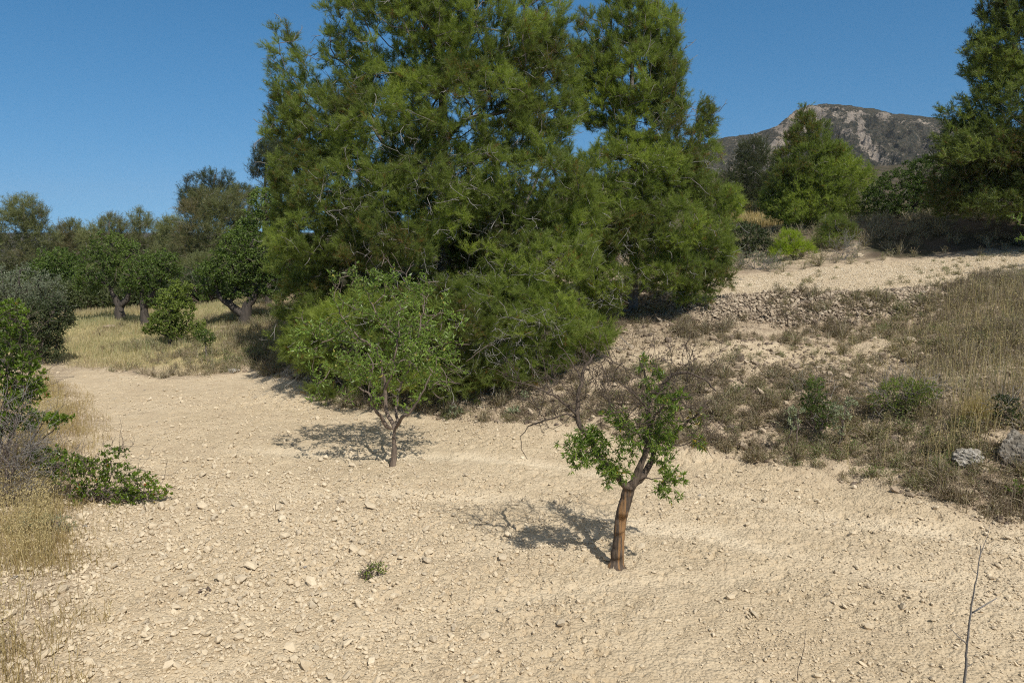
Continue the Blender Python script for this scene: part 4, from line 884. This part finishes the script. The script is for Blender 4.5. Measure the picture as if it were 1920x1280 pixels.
# scattered weeds on the upper terrace and the bare strip
Bs, Ws = Buf(), Buf()
x, y = clumped(900, 12.5, 23.5, 1200, 1960, rg, lambda x, y: ((upper(x, y) > .5) | (midter(x, y) > .4)) * np.clip(.12 + .7 * fbm(x * .6, y * .6, 3, 75), 0, 1)); R = rg.uniform(.06, .2, len(x))
scrub_plants(Bs, Ws, x, y, R, R * .7, rg, .03, 20, 60, .6 + .3 * rg.random(len(x)))
tag(Bs.build('terrace_weeds', M['scrub']), 'small weeds dotted over the bare upper terrace', 'weeds', kind='stuff'); tag(Ws.build('terrace_weed_stems', M['straw_grey']), 'thin weed stems on the bare upper terrace', 'weeds', kind='stuff')
# wisps on the field
B = Buf()
cx, cy = scatter_view(760, 4.6, 14, rg); ok = cy < edgeY(cx / cy); cx, cy = cx[ok], cy[ok]; i = np.repeat(np.arange(len(cx)), 22)
sp = rg.uniform(.03, .16, len(cx)); x = cx[i] + rg.normal(0, 1, len(i)) * sp[i]; y = cy[i] + rg.normal(0, 1, len(i)) * sp[i]
blades(B, x, y, rg.uniform(.015, .05, len(i)), .0045 + np.zeros(len(i)), rg, 1.4, rg.random(len(i)) * .3); tag(B.build('straw_wisps', M['straw_grey']), 'sparse dry wisps lying on the field', 'grass', kind='stuff')
# upper terrace far scrub line and wood floor scrub
Bs, Ws = Buf(), Buf()
cx, cy = clumped(2600, 21.5, 40, 1180, 2100, rg, lambda x, y: (1 - upper(x, y)) * (y > 22) * np.clip(.6 + fbm(x * .5, y * .5, 3, 60), .1, 1))
R = rg.uniform(.2, .5, len(cx)); scrub_plants(Bs, Ws, cx, cy, R, R * 1.1, rg, .05, 24, 70, np.clip(.75 + .5 * fbm(cx * .3, cy * .3, 3, 62), 0, 1))
tag(Bs.build('slope_scrub', M['scrub']), 'olive scrub on the slope behind the upper terrace', 'scrub', kind='stuff')
tag(Ws.build('slope_stems', M['straw_grey']), 'greyish stems along the far edge of the upper terrace', 'scrub', kind='stuff')
# golden grass on the slope
B = Buf(); x, y = clumped(12000, 36, 52, 1340, 1500, rg, lambda x, y: np.ones(len(x))); blades(B, x, y, rg.uniform(.3, .6, len(x)), .04 + np.zeros(len(x)), rg, .3)
tag(B.build('golden_grass', M['gold']), 'strip of golden dry grass on the slope below the dull pine', 'grass', kind='stuff')

# left verge: oats and dead grass
B = Buf()
vx = lambda y: np.interp(y, [3, 5.2, 6.5, 8.5, 10, 13, 17], [-3.25, -3.45, -3.95, -5.0, -6.1, -7.6, -10.5])
y = rg.uniform(4.6, 16, 44000); x = vx(y) + .35 - np.abs(rg.normal(0, 1.2, len(y))) + .25 * fbm(y, y * .3, 2, 64)
ok = rg.random(len(x)) < np.clip(.42 + 1.1 * fbm(x * 1.8, y * 1.8, 4, 65), .02, 1) * (.25 + .75 * sm(.3, -.5, x - vx(y))); x, y = x[ok], y[ok]
d = sm(.2, -.9, x - vx(y)); hh = rg.uniform(.04, .16, len(x)) * (1 + 1.1 * d); blades(B, x, y, hh, .005 + 0 * hh, rg, .6, rg.random(len(x)) * .8)
k = rg.choice(len(x), 2600); k = k[d[k] > .6]; xx, yy = x[k], y[k]; hh = rg.uniform(.35, .7, len(xx)); blades(B, xx, yy, hh, .004 + 0 * hh, rg, .3, .6 + .3 * rg.random(len(xx)))
for j in range(7): heads(B, xx, yy, hh * rg.uniform(.6, 1.0, len(xx)), rg, .028, .7 + .2 * rg.random(len(xx)))
tag(B.build('verge_grass', M['straw']), 'straw coloured wild oats on the left verge of the field', 'grass', kind='stuff')

# left bushes -----------------------------------------------------------------
def bush(name, lobes, Y, base, label, cat, seed, n, leafmat, lper, L, W, bark='twig_brown', dead=0, deadmat='twig_grey', group=None, step=.09, inner=.3, stems=5, v=.5, rt=.002, deadL=.4, up=.5):
    r = np.random.default_rng(seed + 500); LB = px_lobes(lobes, Y, .9); b = P(base[0], base[1], Y); b[2] = gz(b[0], b[1]) - .02
    root = empty(name, b, label, cat, group); S = Skel(80000); S.node(b, -1)
    for k in range(stems):
        c, rr = LB[k % len(LB)]; S.line([b + np.array([r.normal(0, .05), r.normal(0, .05), 0]), b + (c - b) * .5 + r.normal(0, .06, 3), c + r.normal(0, .3, 3) * rr], 0, .012, .006, step, .01, r)
    nb = S.n; pts = lobe_points(LB, n, r, inner); zg = height(pts[:, 0], pts[:, 1], False); pts = pts[pts[:, 2] > zg + .02]; pts = pts[np.argsort(np.linalg.norm(pts - b, axis=1))]
    S.grow(pts, r, step, .12, .012, .2); S.finish(rt, .4, .02); B = Buf(); S.tubes(B); B.build('branches', M[bark], root, smooth=True)
    ids = np.arange(nb, S.n); ids = ids[S.cnt[ids] <= 2.01]; rep = np.repeat(ids, lper); O = S.P[rep] + r.normal(0, .008, (len(rep), 3)); D = S.D[rep] * .5 + r.normal(0, .6, O.shape) + np.array([0, 0, up])
    B = Buf(); vv = np.clip(v - .5 + .5 + .5 * fbm(O[:, 0] * 2.5, O[:, 2] * 2.5 + O[:, 1], 3, seed) + r.normal(0, .18, len(O)), 0, 1)
    leaves(B, O, D, r, L, W, vv); B.build('foliage', M[leafmat], root)
    if dead:
        q = r.choice(np.arange(1, S.n), dead); B = Buf(); bare(B, S.P[q], S.D[q] + norm(S.P[q] - b), r, deadL, .003, 5, 0, .6); B.build('dead_twigs', M[deadmat], root, smooth=True)
    return root
bush('leafy_shrub', [(10, 600, 45, 45), (20, 660, 50, 45), (45, 700, 40, 35), (10, 740, 60, 50), (50, 740, 36, 32), (80, 788, 44, 16), (115, 782, 28, 11), (20, 790, 50, 30)], 9.4, (-10, 960), 'tall shrub at the left edge with green and reddish leaves over grey stems', 'shrub', 80, 1300, 'red_green', 9, .05, .026, dead=90, deadmat='twig_brown', stems=9, deadL=.5, v=.33)
bush('dead_shrub', [(20, 800, 50, 60), (40, 850, 50, 60), (0, 870, 60, 70), (60, 900, 50, 50)], 8.7, (10, 965), 'tangle of bare grey twigs below the tall left shrub', 'shrub', 81, 420, 'scrub', 1, .03, .01, bark='twig_brown', dead=330, stems=8, v=.2)
bush('sprawling_bush', [(130, 880, 50, 32), (180, 890, 45, 36), (230, 905, 40, 36), (270, 915, 34, 28), (300, 925, 20, 14), (90, 860, 40, 26), (215, 850, 26, 14), (245, 935, 40, 18), (160, 930, 30, 22)], 8.9, (170, 955), 'low sprawling glossy green bush reaching onto the gravel', 'bush', 82, 900, 'red_green', 7, .045, .024, dead=120, deadmat='twig_brown', stems=9, v=.42)
bush('cushion_plant', [(60, 990, 60, 30), (110, 985, 36, 24), (20, 1010, 40, 26)], 8.0, (70, 1020), 'pale grey green cushion plant in front of the dead shrub', 'plant', 83, 420, 'grey_leaf', 9, .03, .006, step=.06, stems=6, up=.8)
bush('low_weed', [(700, 1068, 22, 16), (690, 1080, 18, 12), (716, 1064, 10, 9)], 6.85, (695, 1102), 'small green weed with brown stems alone on the gravel', 'weed', 84, 90, 'broad_light', 4, .028, .013, bark='twig_brown', dead=26, deadmat='twig_brown', deadL=.12, step=.035, stems=5, rt=.0012)
bush('low_weed', [(395, 1112, 26, 7)], 6.6, (395, 1120), 'flat dull green weed on the gravel at the lower left', 'weed', 85, 70, 'broad_light', 4, .018, .008, step=.03, stems=3, rt=.001)
# bank plants
bush('green_shrub', [(1690, 730, 46, 26), (1730, 738, 34, 28), (1655, 750, 28, 18), (1710, 760, 44, 20)], 10.8, (1705, 795), 'bright green shrub with grey straggling base on the right bank', 'shrub', 86, 900, 'broad_light', 8, .04, .012, dead=120, stems=7, v=.6, up=.6)
bush('green_shrub', [(1525, 740, 22, 38), (1545, 775, 26, 30), (1512, 760, 14, 20)], 10.8, (1535, 815), 'upright dark green shrub in the middle of the bank', 'shrub', 87, 600, 'broad', 8, .035, .016, dead=40, stems=5)
bush('grey_thistle', [(1495, 770, 18, 6), (1490, 790, 10, 18)], 10.4, (1488, 835), 'silvery thistle left of the upright dark shrub', 'plant', 88, 40, 'grey_leaf', 8, .06, .02, stems=3)
bush('grey_thistle', [(1575, 770, 26, 14), (1574, 800, 8, 20), (1590, 755, 16, 10)], 10.3, (1574, 840), 'silvery thistle right of the upright dark shrub', 'plant', 89, 60, 'grey_leaf', 8, .06, .02, stems=3)
bush('grey_thistle', [(962, 770, 14, 9), (950, 780, 12, 8)], 12.9, (955, 792), 'silvery weed at the field edge beside the lowest pine bough', 'plant', 90, 40, 'grey_leaf', 8, .07, .025, stems=3)
bush('grey_thistle', [(985, 745, 14, 10)], 13.3, (985, 760), 'silvery weed higher up the bank right of the pine bough', 'plant', 91, 36, 'grey_leaf', 8, .06, .02, stems=3)
bush('grey_thistle', [(850, 770, 18, 9)], 13.0, (850, 782), 'silvery weed right below the young almond crown', 'plant', 92, 36, 'grey_leaf', 8, .06, .02, stems=3)
bush('green_shrub', [(1705, 905, 14, 10)], 9.25, (1705, 915), 'tiny dark green shrub at the foot of the right bank', 'shrub', 93, 60, 'broad', 8, .025, .014, stems=3, step=.05)
bush('green_shrub', [(1885, 765, 30, 30), (1870, 800, 26, 30), (1905, 800, 24, 30)], 9.9, (1885, 850), 'dark bramble between the two grey boulders', 'shrub', 94, 240, 'broad_dark', 8, .04, .025, dead=60, stems=5)
bush('green_shrub', [(1905, 925, 18, 22)], 8.6, (1908, 950), 'leafy green plant at the right edge under the boulder', 'shrub', 95, 60, 'almond_fresh', 8, .04, .02, stems=3)
bush('grey_shrub', [(1400, 488, 44, 20), (1440, 495, 36, 20)], 23.2, (1415, 515), 'grey dry shrub behind the terrace next to the tall pine', 'shrub', 96, 360, 'grey_leaf', 6, .09, .012, bark='twig_grey', dead=160, stems=8, step=.14, up=1.4, v=.2)
bush('grey_shrub', [(1578, 480, 24, 26), (1592, 470, 16, 24)], 23.8, (1580, 508), 'bare grey shrub below the taller sapling', 'shrub', 97, 200, 'scrub', 2, .05, .012, bark='twig_grey', dead=160, stems=6, step=.14, deadL=.6, up=1.4)
tree('almond_tree', (2085, 520), 18.5, [(2085, 400, 90, 70), (2040, 440, 60, 40), (2130, 440, 80, 60), (1990, 420, 50, 26), (1945, 425, 30, 14), (1905, 408, 18, 9), (1912, 448, 14, 8)],
     'almond just outside the right edge, a leafy sprig of it reaching into view', 'almond tree', 'leaf', 98, 900, .07, leafmat='almond', bark='bark_almond', step=.14, leafper=6, leafL=.085, leafW=.03, dead=30, deadmat='twig_brown', zmin=.4)
# golden grass tuft on bank
b = P(1828, 835, 10.0); b[2] = gz(b[0], b[1]); r_ = np.random.default_rng(3)
B = Buf(); n_ = 420; x = b[0] + r_.normal(0, .10, n_); y = b[1] + r_.normal(0, .1, n_); blades(B, x, y, r_.uniform(.3, .55, n_), .006 + np.zeros(n_), r_, .22)
tag(B.build('grass_tuft', M['gold'], None, loc=b), 'golden upright grass tuft above the grey boulder', 'grass tuft')
# boulders
boulder('boulder', 1815, 852, 9.55, 62, 44, 'grey lichen covered boulder low on the right bank', 101)
boulder('boulder', 1908, 838, 9.35, 60, 86, 'tall pitted grey boulder cut off by the right edge', 102)
boulder('boulder', 1915, 790, 9.9, 44, 26, 'smaller grey boulder on top of the tall pitted one', 103)
boulder('stone', 436, 692, 16.9, 24, 13, 'pale stone in the shade edge where the meadow meets the field', 104)
boulder('boulder', 1790, 632, 13.2, 80, 16, 'flat pale slab lying in the tall dry grass', 105, m='rubble')
boulder('stone', 1525, 617, 14.8, 26, 12, 'pale block below the rubble edge', 106, m='rubble')
boulder('stone', 1669, 627, 14.3, 9, 6, 'small white stone in the scrub right of the pale block', 107, m='pebble')
boulder('stone', 1421, 758, 11.8, 15, 11, 'white stone on the bank left of the silvery thistle', 108, m='pebble')
boulder('stone', 1612, 478, 23.6, 16, 9, 'pale round stone at the foot of the grey shrub', 109, m='pebble')
boulder('stone', 1849, 882, 9.2, 15, 9, 'white stone just below the lichen covered boulder', 110, m='pebble')
boulder('stone', 1700, 868, 9.6, 22, 12, 'pale flat stone above the tiny dark shrub', 111, m='rubble')
boulder('stone', 205, 612, 22.5, 22, 10, 'pale rock before the forked almond', 113, m='rubble')
for i, (px, py, w_, lab) in enumerate([(400, 612, 18, 'leftmost'), (418, 614, 16, 'second from left'), (436, 611, 20, 'third from left'), (412, 622, 16, 'lowest')]):
    boulder('stone', px, py, 20.2, w_, 10, 'pale rock under the spreading almond, %s of its heap' % lab, 114 + i, m='rubble', group='rocks heaped under the spreading almond')
# foreground dead stems at lower right
def stem(px_pts, Y, r0, r1, label, seed, sides, matn='twig_grey'):
    r = np.random.default_rng(seed); pts = [P(a, b, Y) for a, b in px_pts]; b0 = pts[0] + np.array([0, 0, -.0]); g = gz(b0[0], Y); base = np.array([b0[0] - .02, Y, g - .03])
    root = empty('dry_stalk', base, label, 'dry stalk', 'bare stalks in the near right corner'); S = Skel(2000); S.line([base] + pts, -1, r0, r1, .03, .0012, r)
    for a, q0, q1 in sides:
        qq = [P(x, y, Y + a) for x, y in q1]; S.line(qq, S.nearest(qq[0]), q0, q0 * .4, .03, .0012, r)
    S.finish(.001); B = Buf(); S.tubes(B); o = B.build('stem', M[matn], root, smooth=True)
stem([(1809, 1280), (1812, 1220), (1820, 1150), (1826, 1110), (1832, 1075), (1838, 1035), (1837, 1020)], 2.3, .010, .0015, 'tall grey stalk with side shoots at the lower right', 1,
     [(0, .004, [(1826, 1147), (1845, 1135), (1870, 1120)]), (0, .0025, [(1812, 1205), (1795, 1190), (1775, 1172)]), (0, .002, [(1832, 1080), (1824, 1068), (1820, 1055)]), (0, .003, [(1811, 1255), (1818, 1248), (1824, 1242)]), (0, .0015, [(1836, 1045), (1850, 1010), (1856, 985)])])
stem([(1494, 1280), (1498, 1250), (1506, 1225), (1510, 1195), (1511, 1180)], 2.6, .004, .001, 'thin short stalk left of the tall grey one', 2, [], 'twig_brown')

# ------------------------------------------------------------------ air
def haze():
    m = bpy.data.materials.new('haze'); m.use_nodes = True; n = m.node_tree.nodes; l = m.node_tree.links; n.clear()
    v = n.new('ShaderNodeVolumePrincipled'); v.inputs['Color'].default_value = (.82, .9, 1, 1); v.inputs['Density'].default_value = .00009; v.inputs['Anisotropy'].default_value = .1
    o = n.new('ShaderNodeOutputMaterial'); l.new(v.outputs[0], o.inputs['Volume'])
    x0, x1, y0, y1, z0, z1 = -3050, 3050, -100, 3050, -16, 175
    V = [(x, y, z) for z in (z0, z1) for y in (y0, y1) for x in (x0, x1)]
    T = [(0, 2, 3, 1), (4, 5, 7, 6), (0, 1, 5, 4), (2, 6, 7, 3), (0, 4, 6, 2), (1, 3, 7, 5)]
    tag(mesh_obj('haze', V, T, m), kind='stuff')
haze()
